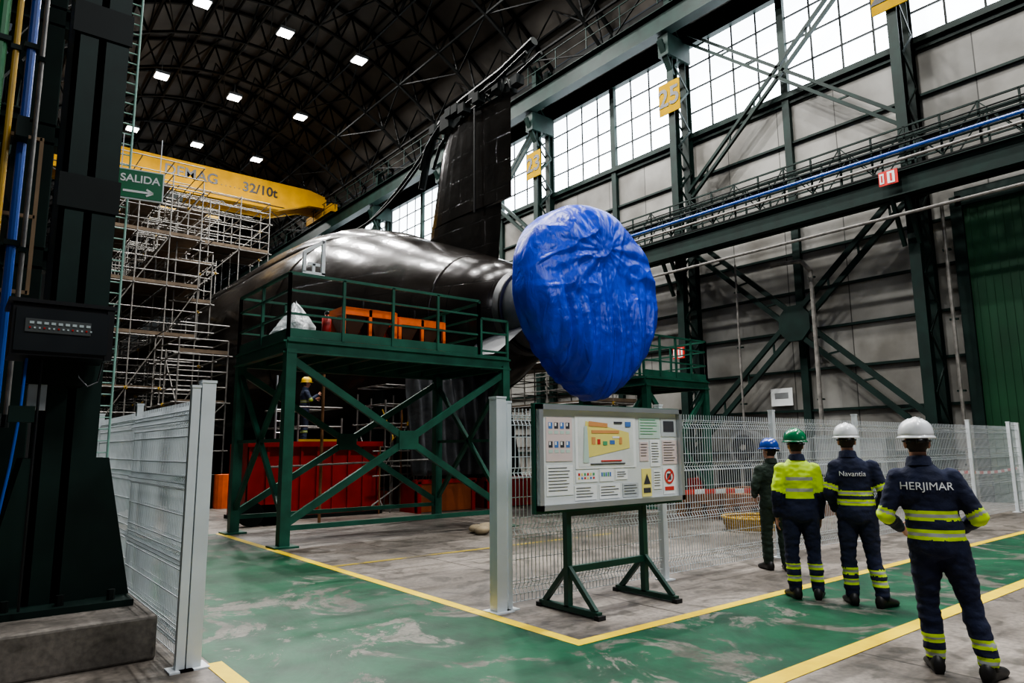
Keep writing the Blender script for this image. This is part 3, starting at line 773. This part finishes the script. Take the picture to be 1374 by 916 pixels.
b.beam((-.17,-.026,-.09),(.14,-.026,-.09),.006,.025,PAPER);b.beam((.14,-.026,-.09),(.07,-.026,-.05),.006,.022,PAPER);b.beam((.14,-.026,-.09),(.07,-.026,-.13),.006,.022,PAPER)
b.beam((-.2,0,.18),(-.2,0,.6),.01,.01,ALU);b.beam((.2,0,.18),(.2,0,.6),.01,.01,ALU)
b.build('plate',e)
text('lettering','SALIDA',.125,(0,-.026,.06),(math.pi/2,0,0),PAPER,e,.002,True)
e=empty('control_cabinet',(.575,6.44,2.45))
b=MB();b.box((0,0,0),(.64,.5,.38),BLACK);b.box((0,-.26,.0),(.6,.02,.32),mat('cabinet_glass',(.02,.022,.024),.15))
SC=mat('screen_glow',(.2,.22,.22),.3,emit=(.5,.6,.6),es=.2)
b.box((-.03,-.275,.03),(.42,.01,.10),mat('cabinet_panel',(.06,.065,.065),.4))
for k in range(9):b.box((-.2+k*.045,-.283,.05),(.028,.006,.018),SC)
for k in range(14):b.box((-.21+k*.03,-.283,.012),(.012,.006,.012),SC if k%3 else RED)
b.box((.31,-.24,.0),(.05,.05,.40),BLACK);b.box((0,0,.215),(.70,.55,.03),BLACK)
b.box((0,.15,-.28),(.4,.25,.2),STEEL2);b.box((-.1,.12,-.48),(.12,.1,.2),ALU)
b.path([(.1,-.1,-.2),(.14,-.14,-.33),(.2,-.16,-.4),(.27,-.14,-.36),(.3,-.1,-.2)],.006,BLACK)
b.path([(-.2,-.1,-.2),(-.21,-.14,-.6),(-.24,-.14,-1.0),(-.28,-.14,-1.35),(-.3,-.14,-1.5)],.010,BLUEP)
b.tube((-.3,-.14,-1.5),(-.3,-.14,-1.62),.022,BLACKR,8);b.box((-.2,-.1,-.62),(.16,.1,.12),STEEL)
b.path([(-.1,-.05,-.2),(-.1,-.05,-2.05)],.010,BLACK)
b.build('enclosure',e)
b=MB();b.bb((-2.2,10.9,0),(-.6,12.6,1.3),STEEL2);b.bb((-2.3,10.8,1.3),(-.5,12.7,1.36),GREEN);b.bb((.2,11.2,.0),(1.2,13,1.0),STEEL2);b.bb((.15,11.15,1.0),(1.25,13.05,1.05),ALU);b.bb((.3,11.3,1.05),(.7,11.6,1.35),WHITE)
b.build('workbench')
b=MB()
for k in range(6):
    b.bb((2.2+k*.25,19.+k*.6,0),(2.9+k*.25,19.45+k*.6,.9+.1*(k%3)),mat('machine_grey',(.10,.11,.11),.5) if k%2 else GREEN)
    b.bb((2.25+k*.25,19.+k*.6,.9),(2.6+k*.25,19.3+k*.6,1.5),WHITE if k%3==0 else STEEL2)
b.build('machine_row')

# ------------------------------------------------------------ mesh fences
def mesh_panel(b,p,q,h=1.95,z0=.06,wr=.0032,m=None):
    m=m or WHITE
    p=V((*p,0));q=V((*q,0));L=(q-p).length;d=(q-p)/L;nrm=V((-d.y,d.x,0))
    folds=[z0+.12,z0+.68,z0+1.24,h-.12]
    def off(z):
        for f in folds:
            if abs(z-f)<.05: return .028*(1-abs(z-f)/.05)
        return 0
    zs=sorted(set([z0,h]+[f+s for f in folds for s in(-.05,0,.05)]))
    n=int(L/.05)
    for k in range(n+1):
        c=p+d*(L*k/n)
        for a,e in zip(zs[:-1],zs[1:]):
            b.beam(c+V((0,0,a))+nrm*off(a),c+V((0,0,e))+nrm*off(e),wr*2,wr*2,m,nrm)
    z=z0
    hz=[]
    while z<h+.01: hz.append(z);z+=.2
    hz+= folds+[f+s for f in folds for s in(-.05,.05)]
    for z in hz: b.beam(p+V((0,0,z))+nrm*off(z),q+V((0,0,z))+nrm*off(z),wr*2,wr*2,m)
def post(b,x,y,h=2.02,w=.08): b.box((x,y,h/2),(w,w,h),WHITE);b.box((x,y,h+.01),(w+.01,w+.01,.02),WHITE);b.box((x,y,.006),(w+.1,w+.1,.012),WHITE)
b=MB()
post(b,1.49,5.62,2.06,.10);post(b,1.40,5.60,2.02,.06);post(b,1.49,8.1,2.02,.06);post(b,1.49,10.5,2.02,.06)
mesh_panel(b,(1.49,5.68),(1.49,8.07));mesh_panel(b,(1.49,8.13),(1.49,10.47))
mesh_panel(b,(1.42,5.66),(1.42,7.9),1.9)
b.build('mesh_fence')
b=MB()
xs=[4.25,6.7,9.2,11.7,14.2,16.7,19.2]
post(b,4.23,5.54,2.04,.12);post(b,4.36,5.54,2.0,.05)
for x in xs[1:]: post(b,x,5.54,2.04,.07)
for a,c in zip(xs[:-1],xs[1:]): mesh_panel(b,(a+(.1 if a<5 else .03),5.54),(c-.03,5.54),1.95,.06,.0032 if a<12 else .0022)
post(b,19.8,5.54);mesh_panel(b,(19.25,5.54),(19.76,5.54),2.05)
b.build('mesh_fence')
RW=mat('tape_red',(.6,.03,.02),.5);
b=MB();n=60
for k in range(n):
    xa=7.0+k*.22;b.box((xa+.11,5.62,.98-.05*math.sin(k/n*math.pi*3)**2),(.22,.004,.06),RW if k%2 else PAPER)
b.build('barrier_tape')

# ------------------------------------------------------------ notice board
e=empty('notice_board_stand',(4.27,5.0,0))
b=MB();Wd=2.12
z0,z1=.97,1.96
b.bb((0,0,z0),(Wd,.03,z1),mat('board_back',(.66,.69,.68),.6,0,.05))
for a,c in (((0,-.05,z0),(Wd,.04,z0+.05)),((0,-.05,z1-.05),(Wd,.04,z1)),((0,-.05,z0),(.05,.04,z1)),((Wd-.05,-.05,z0),(Wd,.04,z1))): b.bb(a,c,ALU)
b.bb((-.015,.01,z0-.03),(Wd+.015,.055,z1+.01),GREEN)
SGN=mat('stand_green',(.006,.045,.028),.45,0,.2,3.)
for x in (.45,1.55):
    b.bb((x-.03,.055,0.05),(x+.03,.115,z1-.1),SGN)
    b.beam((x,-.33,.04),(x,.48,.04),.06,.05,SGN);b.beam((x,-.28,.06),(x,.08,.42),.04,.05,SGN);b.beam((x,.42,.06),(x,.08,.42),.04,.05,SGN)
    for yy in(-.33,.48): b.box((x,yy,.02),(.09,.06,.04),BLACKR)
b.bb((.45,.06,.36),(1.55,.11,.42),SGN);b.bb((.45,.06,z0-.08),(1.55,.11,z0-.02),SGN)
b.build('board',e)
def cm(n,c,r=.6): return mat('print_'+n,c,r,0,.04)
cPk=cm('pink',(.70,.58,.56));cGy=cm('grey',(.50,.53,.54));cYl=cm('yellow',(.82,.72,.22));cOr=cm('orange',(.68,.32,.12));cBk=cm('black',(.05,.05,.06));cGn=cm('mint',(.52,.66,.58));cRd=cm('red',(.6,.05,.04));cBl=cm('blue',(.08,.2,.5));cWh=cm('bright',(.84,.86,.85));cG2=cm('green',(.1,.38,.18))
b=MB()
def p2(x,zt,w,h,m,l=1): b.bb((x,-.004-.002*l,z1-zt-h),(x+w,0,z1-zt),m)
def lines(x,zt,w,n,dz,m=cBk,l=3):
    for k in range(n): p2(x,zt+k*dz,w*(.7+.3*random.random()),.005,m,l)
p2(.12,.12,.34,.42,cPk)
for i in range(4):
    for j in range(2): p2(.15+i*.075,.17+j*.18,.05,.06,cBk if (i+j)%2 else cBl,2);p2(.155+i*.075,.175+j*.18,.02,.03,cWh,3);p2(.15+i*.075,.25+j*.18,.05,.03,cGn,2)
p2(.12,.58,.34,.28,cWh);lines(.14,.60,.30,8,.03)
p2(.50,.10,.88,.52,cWh);p2(.54,.12,.80,.48,mat('print_cream',(.74,.77,.74),.6),2)
b.add([(.60,-.012,z1-.52),(1.28,-.012,z1-.42),(1.27,-.012,z1-.26),(.64,-.012,z1-.15)],[(0,1,2,3)],cYl)
b.add([(.60,-.013,z1-.56),(.68,-.013,z1-.56),(.66,-.013,z1-.20),(.62,-.013,z1-.20)],[(0,1,2,3)],cGn)
b.add([(.68,-.016,z1-.20),(.68,-.016,z1-.15),(.95,-.016,z1-.17),(.95,-.016,z1-.21)],[(0,1,2,3)],cOr)
for (x,zt,w,h,m) in ((.72,.24,.40,.03,cOr),(.72,.31,.05,.07,cOr),(.80,.33,.04,.05,cRd),(.88,.35,.06,.04,cG2),(.98,.34,.07,.04,cBl),(1.02,.30,.10,.02,cWh),(1.12,.31,.04,.07,cOr),(.7,.57,.5,.010,cBk),(.85,.54,.3,.012,cRd),(1.22,.15,.08,.05,cBl),(1.05,.15,.12,.02,cBk)): p2(x,zt,w,h,m,6)
p2(.50,.64,.30,.11,cWh);p2(.83,.63,.20,.12,cWh);p2(1.06,.64,.18,.10,cWh)
for k in range(6): p2(.53+k*.04,.66,.022,.025,(cRd,cYl,cG2)[k%3],3);p2(.53+k*.04,.70,.022,.018,(cYl,cBl,cRd)[k%3],3)
for k in range(5): p2(.85+k*.03,.66,.018,.04,(cBl,cG2)[k%2],3)
lines(1.08,.66,.14,3,.022)
p2(.48,.78,.3,.14,cWh);p2(.82,.78,.3,.14,cWh);p2(1.16,.78,.24,.14,cGy)
lines(.50,.80,.26,4,.028);lines(.84,.80,.26,4,.028);lines(1.18,.80,.2,4,.028)
p2(1.44,.10,.34,.22,cGn);lines(1.46,.12,.28,6,.03,cG2);p2(1.80,.10,.26,.2,cGy);p2(1.84,.13,.18,.12,cBk,2);p2(1.44,.36,.14,.2,cPk);p2(1.61,.34,.16,.28,cWh);p2(1.81,.34,.25,.26,cPk)
lines(1.63,.37,.12,8,.028);lines(1.83,.36,.2,8,.028);lines(1.455,.38,.11,5,.03)
p2(1.46,.64,.15,.29,cYl,2);p2(1.81,.63,.19,.29,cWh);p2(1.65,.66,.13,.2,cWh);lines(1.66,.68,.11,6,.028)
b.add([(1.535-.055,-.012,z1-.80),(1.535+.055,-.012,z1-.80),(1.535,-.012,z1-.69)],[(0,1,2)],cBk);p2(1.48,.84,.11,.05,cBk,4)
for k in range(20):
    a0=k*math.pi/10;a1=a0+math.pi/10
    b.add([(1.905+.082*math.cos(a0),-.012,z1-.73+.082*math.sin(a0)),(1.905+.082*math.cos(a1),-.012,z1-.73+.082*math.sin(a1)),(1.905+.06*math.cos(a1),-.012,z1-.73+.06*math.sin(a1)),(1.905+.06*math.cos(a0),-.012,z1-.73+.06*math.sin(a0))],[(0,1,2,3)],cRd)
b.beam((1.85,-.012,z1-.79),(1.96,-.012,z1-.67),.002,.018,cRd);p2(1.87,.70,.07,.07,cBk,2);p2(1.83,.84,.15,.04,cRd,3)
b.build('pinned_papers',e)

# ------------------------------------------------------------ right side clutter
b=MB()
RUST=mat('rust',(.22,.09,.035),.8,0,.4)
for k in range(6): b.bb((13.0,8.0+k*.42,.0),(16.6,8.25+k*.42,.3),WOOD)
for k in range(5): b.bb((13.+k*.8,8.,.3),(13.3+k*.8,10.4,.55),RUST)
b.build('timber_stack')
b=MB()
for j in range(4):
    n=30;r=.5+.02*j
    b.path([(r*math.cos(2*math.pi*k/n),r*math.sin(2*math.pi*k/n),.06+.06*j) for k in range(n+1)],.03,YELP,6)
b.build('yellow_hose_coil',None,True,loc=(11.8,7.6,0))
b=MB();b.tube((0,0,.0),(0,0,1.0),.12,STEEL2,10);b.tube((-.15,0,1.5),(.35,0,1.5),.55,mat('fan_grey',(.10,.10,.10),.5),20);b.tube((-.17,0,1.5),(-.16,0,1.5),.42,BLACK,20);b.box((0,0,.03),(.9,.9,.06),STEEL2);b.tube((-.2,0,1.5),(-.17,0,1.5),.1,GALV,12)
b.build('industrial_fan',None,loc=(20.0,13.0,0))
b=MB();
LK=mat('locker_grey',(.16,.175,.175),.5)
for k in range(3):
    b.bb((k*1.1,0,0.05),(k*1.1+.95,.6,1.75+.1*(k%2)),LK);b.bb((k*1.1+.1,-.01,.2),(k*1.1+.85,0,1.6),mat('locker_door',(.22,.235,.235),.5));b.bb((k*1.1,0,0),(k*1.1+.95,.6,.05),BLACK);b.box((k*1.1+.75,-.02,1.),(.03,.03,.12),BLACK)
b.build('storage_cabinets',None,loc=(20.2,11.9,0),rz=-math.pi/2)
b=MB()
for k in range(7):
    x=17.4+random.uniform(0,1.6);y=8+k*.85;h=random.uniform(.4,1.2);s=random.uniform(.4,.75)
    b.bb((x,y,0),(x+s,y+s,h),random.choice([LK,STEEL2,GREEN,STEEL2,RED,WOOD]));b.bb((x+.05,y-.02,.1),(x+s-.05,y,h-.1),STEEL2)
b.build('shop_equipment')
b=MB();
for k in range(7): b.ell((.25*math.cos(k),.2*math.sin(k*1.7),.08),(.16,.12,.08),mat('rag_tan',(.35,.28,.18),.9,0,.3),10,6)
b.build('rag_pile',None,True,loc=(7.9,10.7,0))
b=MB()
for k in range(5): b.tube((0,k*.05,.25),(0,k*.05+.03,.25),.25,STEEL2,16);b.box((.5,.2,.2),(.5,.4,.4),STEEL2)
b.build('cable_drum',None,loc=(4.9,14.7,0))

# ------------------------------------------------------------ people
SKIN=mat('skin',(.45,.23,.155),.5,0,.08,8.)
HAIR=mat('hair_dark',(.03,.02,.015),.8,0,.3,30.)
NAVY=mat('navy_workwear',(.007,.012,.040),.85,0,.25,6.,bump=.35,bscale=12)
OLIVE=mat('dark_green_coverall',(.014,.028,.018),.85,0,.25,6.,bump=.35,bscale=12)
HIVIS=mat('hi_vis_yellow',(.55,.80,.02),.6,0,.08)
RETRO=mat('retroreflective_grey',(.36,.38,.37),.4)
BOOT=mat('work_boot',(.012,.011,.010),.5)
EYEW=mat('eye_white',(.7,.7,.68),.3);EYED=mat('eye_dark',(.03,.02,.015),.2);LIP=mat('lips',(.35,.13,.11),.5)
def remesh(b,vox,name,sm=3,wr=0.):
    me=bpy.data.meshes.new('tmp');me.from_pydata(b.v,[],b.f);me.update()
    o=bpy.data.objects.new('tmp',me);COL.objects.link(o)
    md=o.modifiers.new('r','REMESH');md.mode='VOXEL';md.voxel_size=vox;md.use_smooth_shade=True
    bpy.context.view_layer.update()
    dg=bpy.context.evaluated_depsgraph_get();me2=bpy.data.meshes.new_from_object(o.evaluated_get(dg))
    bpy.data.objects.remove(o)
    bm=bmesh.new();bm.from_mesh(me2)
    for _ in range(sm): bmesh.ops.smooth_vert(bm,verts=bm.verts,factor=.5,use_axis_x=True,use_axis_y=True,use_axis_z=True)
    if wr:
        bm.normal_update()
        for v in bm.verts:
            c=v.co;d=wr*(noise.noise(V((c.x*7,c.y*7,c.z*14)))+.7*noise.noise(V((c.x*18,c.y*18,c.z*30))))
            if c.z<.85: d+=wr*.9*noise.noise(V((c.x*6,c.y*6,c.z*26+3)))
            v.co=c+v.normal*d
    bm.to_mesh(me2);bm.free();me2.name=name
    me2.polygons.foreach_set('use_smooth',[True]*len(me2.polygons))
    return me2
def capsule(b,pts,n=14):
    for (p,r),(q,s) in zip(pts[:-1],pts[1:]): b.tube(p,q,r,SKIN,n,s)
    for p,r in pts: b.ell(p,(r,r,r),SKIN,n,8)
def segd(c,a,b_):
    ab=b_-a;t=max(0,min(1,(c-a).dot(ab)/ab.length_squared));return (c-(a+ab*t)).length,t
def hand(name,wrist,dirv,side,parent,palm_n=None,curl=.5):
    d=V(dirv).normalized();pn=V(palm_n or (-side,0,0));pn=(pn-d*pn.dot(d)).normalized();sd=d.cross(pn).normalized()
    if sd.y<0: sd=-sd
    b=MB();w=V(wrist)
    pts=[]
    for k in range(5):
        t=k/4;c=w+d*(.0+.085*t);hw=.024+.018*t;th=.017-.002*t
        pts.append([c+sd*hw*math.cos(a*math.pi/6)+pn*th*math.sin(a*math.pi/6) for a in range(12)])
    b.loft(pts,SKIN);b.ell(w,(.026,.026,.026),SKIN,10,6)
    for i,(L,o) in enumerate(((.068,.033),(.077,.011),(.072,-.011),(.056,-.031))):
        p=w+d*.082+sd*o;dd=d.copy();rr=.0088
        for s,fr in enumerate((.42,.32,.26)):
            a=curl*(.35+.35*s);dd=(d*math.cos(a)+pn*math.sin(a)).normalized();q=p+dd*L*fr
            capsule(b,[(p,rr),(q,rr*.92)],8);p=q;rr*=.92
    p=w+d*.025+sd*.026
    for s,L in enumerate((.035,.03,.025)):
        dd=(d*(.55+.2*s)+sd*(.75-.3*s)+pn*(.3+.1*s)).normalized();q=p+dd*L;capsule(b,[(p,.0115-.001*s),(q,.0105-.001*s)],8);p=q
    me=remesh(b,.0045,name,1);me.materials.append(SKIN);o=bpy.data.objects.new(name,me);COL.objects.link(o);o.parent=parent
def hardhat(parent,c,rot,colr,name='hard_hat'):
    m=mat('hard_hat_'+colr[0],colr[1],.25,0,.05,coat=.3)
    b=MB();rs=[];N=32
    def rr(a,rx,ryf,ryb): 
        s=math.sin(a);return (rx*math.cos(a),(ryf if s>0 else ryb)*s)
    for z,k in ((0,1.0),(.03,1.0),(.06,.965),(.09,.87),(.115,.7),(.133,.45),(.141,.2),(.143,.02)):
        rs.append([(*rr(2*math.pi*i/N,.118*k,.142*k,.138*k),z+(.010 if abs(math.cos(2*math.pi*i/N))<.22 and k<.99 and k>.1 else 0)) for i in range(N)])
    b.loft(rs,m)
    b.loft([[(*rr(2*math.pi*i/N,.112,.135,.13),.0) for i in range(N)],[(*rr(2*math.pi*i/N,.130,.185 ,.155),-.010) for i in range(N)],[(*rr(2*math.pi*i/N,.130,.185,.155),-.004) for i in range(N)],[(*rr(2*math.pi*i/N,.118,.142,.138),.010) for i in range(N)]],m,False)
    for x in(-.045,.045): b.path([(x,.105*math.sin(t),.035+.098*math.cos(t)) for t in [q*math.pi/10 for q in range(-5,6)]],.006,m,6)
    b.path([(.09*math.cos(t),-.115*abs(math.sin(t))-.0,-.03) for t in [math.pi+q*math.pi/8 for q in range(9)]],.008,BLACK,6)
    b.box((0,-.135,-.03),(.05,.03,.03),BLACK)
    o=b.build(name,parent,True);o.location=c;o.rotation_euler=rot;return o
def worker(loc,face,H,pose,style,hat,name='worker'):
    e=empty(name,loc,-face);S=H/1.75;e.scale=(S,S,S)
    J={k:V(v) for k,v in pose.items() if not isinstance(v,(int,float))}
    b=MB();pel=J['pelvis'];ch=J['chest'];nk=J['neck'];N=20
    def rg(c,rx,ry,z=None): return [V((c.x+rx*math.cos(2*math.pi*k/N),c.y+ry*math.sin(2*math.pi*k/N),c.z)) for k in range(N)]
    k=style.get('bulk',1.)
    def at(t): return pel.lerp(ch,t)
    b.loft([rg(pel+V((0,0,-.11)),.165*k,.118*k),rg(pel+V((0,0,-.04)),.180*k,.130*k),rg(pel+V((0,0,.06)),.178*k,.130*k),rg(at(.42),.168*k,.122*k),rg(at(.7),.180*k,.126*k),rg(ch,.190*k,.130*k),rg(ch+V((0,0,.05)),.186*k,.122*k),rg(ch.lerp(nk,.58),.155*k,.104),rg(ch.lerp(nk,.82),.105,.086),rg(nk,.072,.070),rg(nk+V((0,.005,.045)),.062,.062)],SKIN)
    for s in('L','R'):
        capsule(b,[(J['sh'+s],.071*k),((J['sh'+s]+J['el'+s])/2,.065*k),(J['el'+s],.059*k),(J['wr'+s],.045)])
        capsule(b,[(J['hip'+s],.103*k),((J['hip'+s]+J['kn'+s])/2,.094*k),(J['kn'+s],.076),((J['kn'+s]*.6+J['an'+s]*.4),.075),(J['an'+s]+V((0,0,.03)),.070)])
    b.ell(pel+V((0,-.05,-.06)),(.155,.105,.12),SKIN)
    me=remesh(b,.012,'body',3,.009)
    mats=style['mats'];[me.materials.append(m) for m in mats]
    segs=[('T',pel+V((0,0,-.05)),nk)]+[(p+s,J[a+s],J[c+s]) for s in('L','R') for p,a,c in (('U','sh','el'),('F','el','wr'),('H','hip','kn'),('S','kn','an'))]
    rule=style['rule'];mi=[]
    for p in me.polygons:
        c=p.center;bd=9;bn='T';bt=0
        for nme,a,q in segs:
            d,t=segd(c,a,q)
            if nme=='T': d=d-.13
            elif nme[0]=='U':d-=.062
            elif nme[0]=='F':d-=.050
            elif nme[0]=='H':d-=.095
            else:d-=.07
            if d<bd:bd=d;bn=nme;bt=t
        if bn[0]=='H' and c.z>.86: bn='T'
        mi.append(rule(bn,bt,c))
    me.polygons.foreach_set('material_index',mi)
    o=bpy.data.objects.new('body',me);COL.objects.link(o);o.parent=e
    hd=nk+V((0,.025,.14));hz=pose.get('headyaw',0.);ht=pose.get('headtilt',0.)
    HR=Matrix.Rotation(hz,3,'Z')@Matrix.Rotation(ht,3,'X')
    b=MB()
    b.tube(nk+V((0,0,-.04)),nk+V((0,.012,.09)),.058,SKIN,16,.056)
    b.ell(hd+HR@V((0,-.005,.02)),(.077,.098,.105),SKIN,20,14,HR)
    b.ell(hd+HR@V((0,.03,-.045)),(.056,.062,.068),SKIN,16,10,HR)
    b.ell(hd+HR@V((0,.098,-.012)),(.013,.02,.026),SKIN,10,8,HR);b.ell(hd+HR@V((0,.106,-.024)),(.017,.014,.011),SKIN,10,8,HR)
    for s in(-1,1): b.ell(hd+HR@V((s*.078,-.008,-.008)),(.012,.02,.034),SKIN,10,8,HR)
    me=remesh(b,.006,'head',2);me.materials.append(SKIN);me.materials.append(HAIR)
    inv=HR.transposed();mi=[]
    for p in me.polygons:
        c=inv@(p.center-hd);mi.append(1 if (c.y<-.012 and c.z>-.062 and abs(c.x)<.084 and not(abs(c.x)>.072 and c.y>-.03)) else 0)
    me.polygons.foreach_set('material_index',mi)
    o=bpy.data.objects.new('head',me);COL.objects.link(o);o.parent=e
    b=MB()
    for s in(-1,1):
        b.ell(hd+HR@V((s*.031,.083,.01)),(.013,.01,.008),EYEW,10,6,HR);b.ell(hd+HR@V((s*.031,.091,.01)),(.006,.004,.006),EYED,8,6,HR);b.ell(hd+HR@V((s*.031,.090,.03)),(.018,.006,.004),HAIR,8,6,HR)
    b.ell(hd+HR@V((0,.092,-.055)),(.024,.006,.006),LIP,10,6,HR)
    b.build('face_features',e,True)
    hardhat(e,hd+HR@V((0,-.002,.045)),(ht,0,hz),hat)
    b=MB();N=20
    b.loft([[nk+V((r*math.cos(2*math.pi*i/N),r*math.sin(2*math.pi*i/N)*1.02,z+.012*math.sin(2*math.pi*i/N)*-1)) for i in range(N)] for r,z in ((.092,-.03),(.080,.03),(.074,.04),(.070,.02))],mats[0],False)
    b.build('collar',e,True)
    b=MB()
    for s in('L','R'):
        a=J['an'+s];yaw=pose.get('toe'+s,0.);Rz=Matrix.Rotation(yaw,3,'Z')
        rs=[]
        for (y,w,z,h) in ((-.090,.030,.035,.06),(-.08,.042,.0,.12),(-.02,.047,.0,.14),(.05,.048,.0,.12),(.11,.055,.0,.085),(.16,.056,.0,.07),(.20,.045,.0,.06),(.215,.022,.008,.04)):
            ring_=[]
            for q in range(14):
                t=2*math.pi*q/14;x=w*math.cos(t);zz=z+(h-z)*(.5+.5*math.sin(t))
                if math.sin(t)<-.5: zz=z
                ring_.append(V((a.x,a.y,a.z-.09))+Rz@V((x,y,zz)))
            rs.append(ring_)
        b.loft(rs,BOOT);b.tube(a+V((0,0,-.02)),a+V((0,0,.05)),.055,BOOT,14)
    b.build('work_boots',e,True)
    for s,sg in(('L',-1),('R',1)):
        d=(J['wr'+s]-J['el'+s]);hand('hand_'+('left' if s=='L' else 'right'),J['wr'+s]+d.normalized()*.03,d,sg,e,None,pose.get('curl',.7))
    if 'text' in style:
        t,size,zt,fm=style['text']
        to=text('tmp_text',t,size,(0,0,0),(0,0,0),fm,None,0.0,False)
        bpy.context.view_layer.update();dg=bpy.context.evaluated_depsgraph_get();tm=bpy.data.meshes.new_from_object(to.evaluated_get(dg));bpy.data.objects.remove(to)
        body=[c for c in e.children if c.name.startswith('body')][0]
        bm=bmesh.new();bm.from_mesh(body.data) ;tree=BVHTree.FromBMesh(bm);bm.free()
        bt=bmesh.new();bt.from_mesh(tm)
        cx_=ch.x
        for v in bt.verts:
            x=cx_+v.co.x;z=zt+v.co.y
            h=tree.ray_cast(V((x,-1,z)),V((0,1,0)))
            v.co=V((x,(h[0].y if h[0] else -.13)-.010,z))
        bt.to_mesh(tm);bt.free()
        tm.materials.clear();tm.materials.append(fm);o=bpy.data.objects.new('back_lettering',tm);COL.objects.link(o);o.parent=e
    return e
def stand(**k):
    p=dict(pelvis=(0,0,.96),chest=(0,.0,1.30),neck=(0,.0,1.475),
     shL=(-.168,0,1.362),shR=(.168,0,1.362),elL=(-.245,-.03,1.10),elR=(.245,-.03,1.10),wrL=(-.26,.05,.87),wrR=(.26,.05,.87),
     hipL=(-.088,0,.90),hipR=(.088,0,.90),knL=(-.11,.02,.50),knR=(.11,.02,.50),anL=(-.13,-.02,.09),anR=(.13,-.02,.09),toeL=.25,toeR=-.25)
    p.update(k);return p
def bands(zs_t,legs,arms,w=.025,top=None):
    def rule(n,t,c):
        if n=='T' or (n[0]=='U' and top):
            if top and n=='T' and c.z>top[0]:
                for z in top[1]:
                    if abs(c.z-z)<.022:return 2
                return 1
            if top and n[0]=='U' and t<top[2]: return 1
            if n=='T':
                for z in zs_t:
                    if abs(c.z-z)<w*.4:return 2
                    if abs(c.z-z)<w*1.2:return 1
        if n[0]=='S' or n[0]=='H':
            for z in legs:
                if abs(c.z-z)<.011:return 2
                if abs(c.z-z)<.03:return 1
        if n[0] in'UF':
            q=t if n[0]=='U' else 1+t
            for z in arms:
                if abs(q-z)<.03:return 2
                if abs(q-z)<.10:return 1
        return 0
    return rule
NV=[NAVY,HIVIS,RETRO]
worker((5.46,2.05,0),math.radians(64),1.69,stand(pelvis=(-.03,0,.96),chest=(-.07,.0,1.30),neck=(-.095,.0,1.475),shL=(-.243,0,1.362),shR=(.100,0,1.362),
   elL=(-.345,-.02,1.09),elR=(.245,-.03,1.09),wrL=(-.25,.19,.99),wrR=(.14,.20,.98),
   knL=(-.12,.04,.50),knR=(.14,.02,.50),anL=(-.10,.05,.09),anR=(.21,-.05,.09),hipL=(-.11,0,.9),hipR=(.065,0,.9),toeL=.1,toeR=-.5,headyaw=.1),
   dict(mats=NV,rule=bands((1.10,.965),(.24,.13),(.93,),.027),text=('HERJIMAR',.078,1.305,PAPER),bulk=1.04),('white',(.72,.74,.75)))
worker((7.10,3.41,0),math.radians(62),1.72,stand(elL=(-.25,-.03,1.10),elR=(.265,-.03,1.10),wrL=(-.20,.17,.93),wrR=(.20,.20,.96),anL=(-.10,.02,.09),anR=(.17,-.05,.09),toeR=-.6,headyaw=.15,chest=(-.02,0,1.3),neck=(-.045,0,1.475)),
   dict(mats=NV,rule=bands((1.10,1.01),(.33,.23),(.78,),.022),text=('Navantia',.070,1.29,PAPER)),('white',(.72,.74,.75)))
worker((6.97,3.94,0),math.radians(52),1.68,stand(elL=(-.235,-.05,1.10),elR=(.22,-.04,1.10),wrL=(-.235,.03,.87),wrR=(.21,.04,.87),anL=(-.10,.0,.09),anR=(.13,-.0,.09),headyaw=.25),
   dict(mats=NV,rule=bands((),(.34,.22),(),.024,top=(1.05,(1.14,1.26),.95))),('green',(.008,.16,.06)))
worker((8.25,5.02,0),math.radians(40),1.60,stand(elL=(-.25,-.03,1.12),elR=(.26,-.06,1.12),wrL=(-.2,.16,1.0),wrR=(.24,.06,.89),anL=(-.1,.05,.09),anR=(.12,-.03,.09),headyaw=.5),
   dict(mats=[OLIVE,OLIVE,OLIVE],rule=lambda n,t,c:0),('blue',(.015,.06,.35)))
worker((7.42,18.4,1.735),math.radians(100),1.74,stand(elL=(-.25,.1,1.15),wrL=(-.15,.3,1.2),elR=(.25,.1,1.15),wrR=(.15,.3,1.3),curl=1.2),
   dict(mats=[mat('grey_blue_overall',(.02,.03,.06),.8),mat('hi_vis_dim',(.25,.33,.03),.7),RETRO],rule=bands((1.12,),(.3,),(.9,),.03)),('yellow',(.8,.5,.02)))

# ------------------------------------------------------------ light
w=bpy.data.worlds.new('world');scene.world=w;w.use_nodes=True
bg=w.node_tree.nodes['Background'];bg.inputs[0].default_value=(.74,.86,1.0,1);bg.inputs[1].default_value=.085
def area(n,loc,size,en,col,rot=(0,0,0),sy=None):
    ld=bpy.data.lights.new(n,'AREA');ld.energy=en;ld.color=col;ld.size=size
    if sy: ld.shape='RECTANGLE';ld.size_y=sy
    o=bpy.data.objects.new(n,ld);COL.objects.link(o);o.location=loc;o.rotation_euler=rot;return o
area('aisle_fill_light',(2.5,-1.5,11),2,760,(.97,.98,1))  # added fill behind the camera to light workers and floor, no visible fixture
area('aisle_fill_light',(10,-1.5,12),2,880,(.97,.98,1))  # second added fill lamp, out of view, further right
print('done')
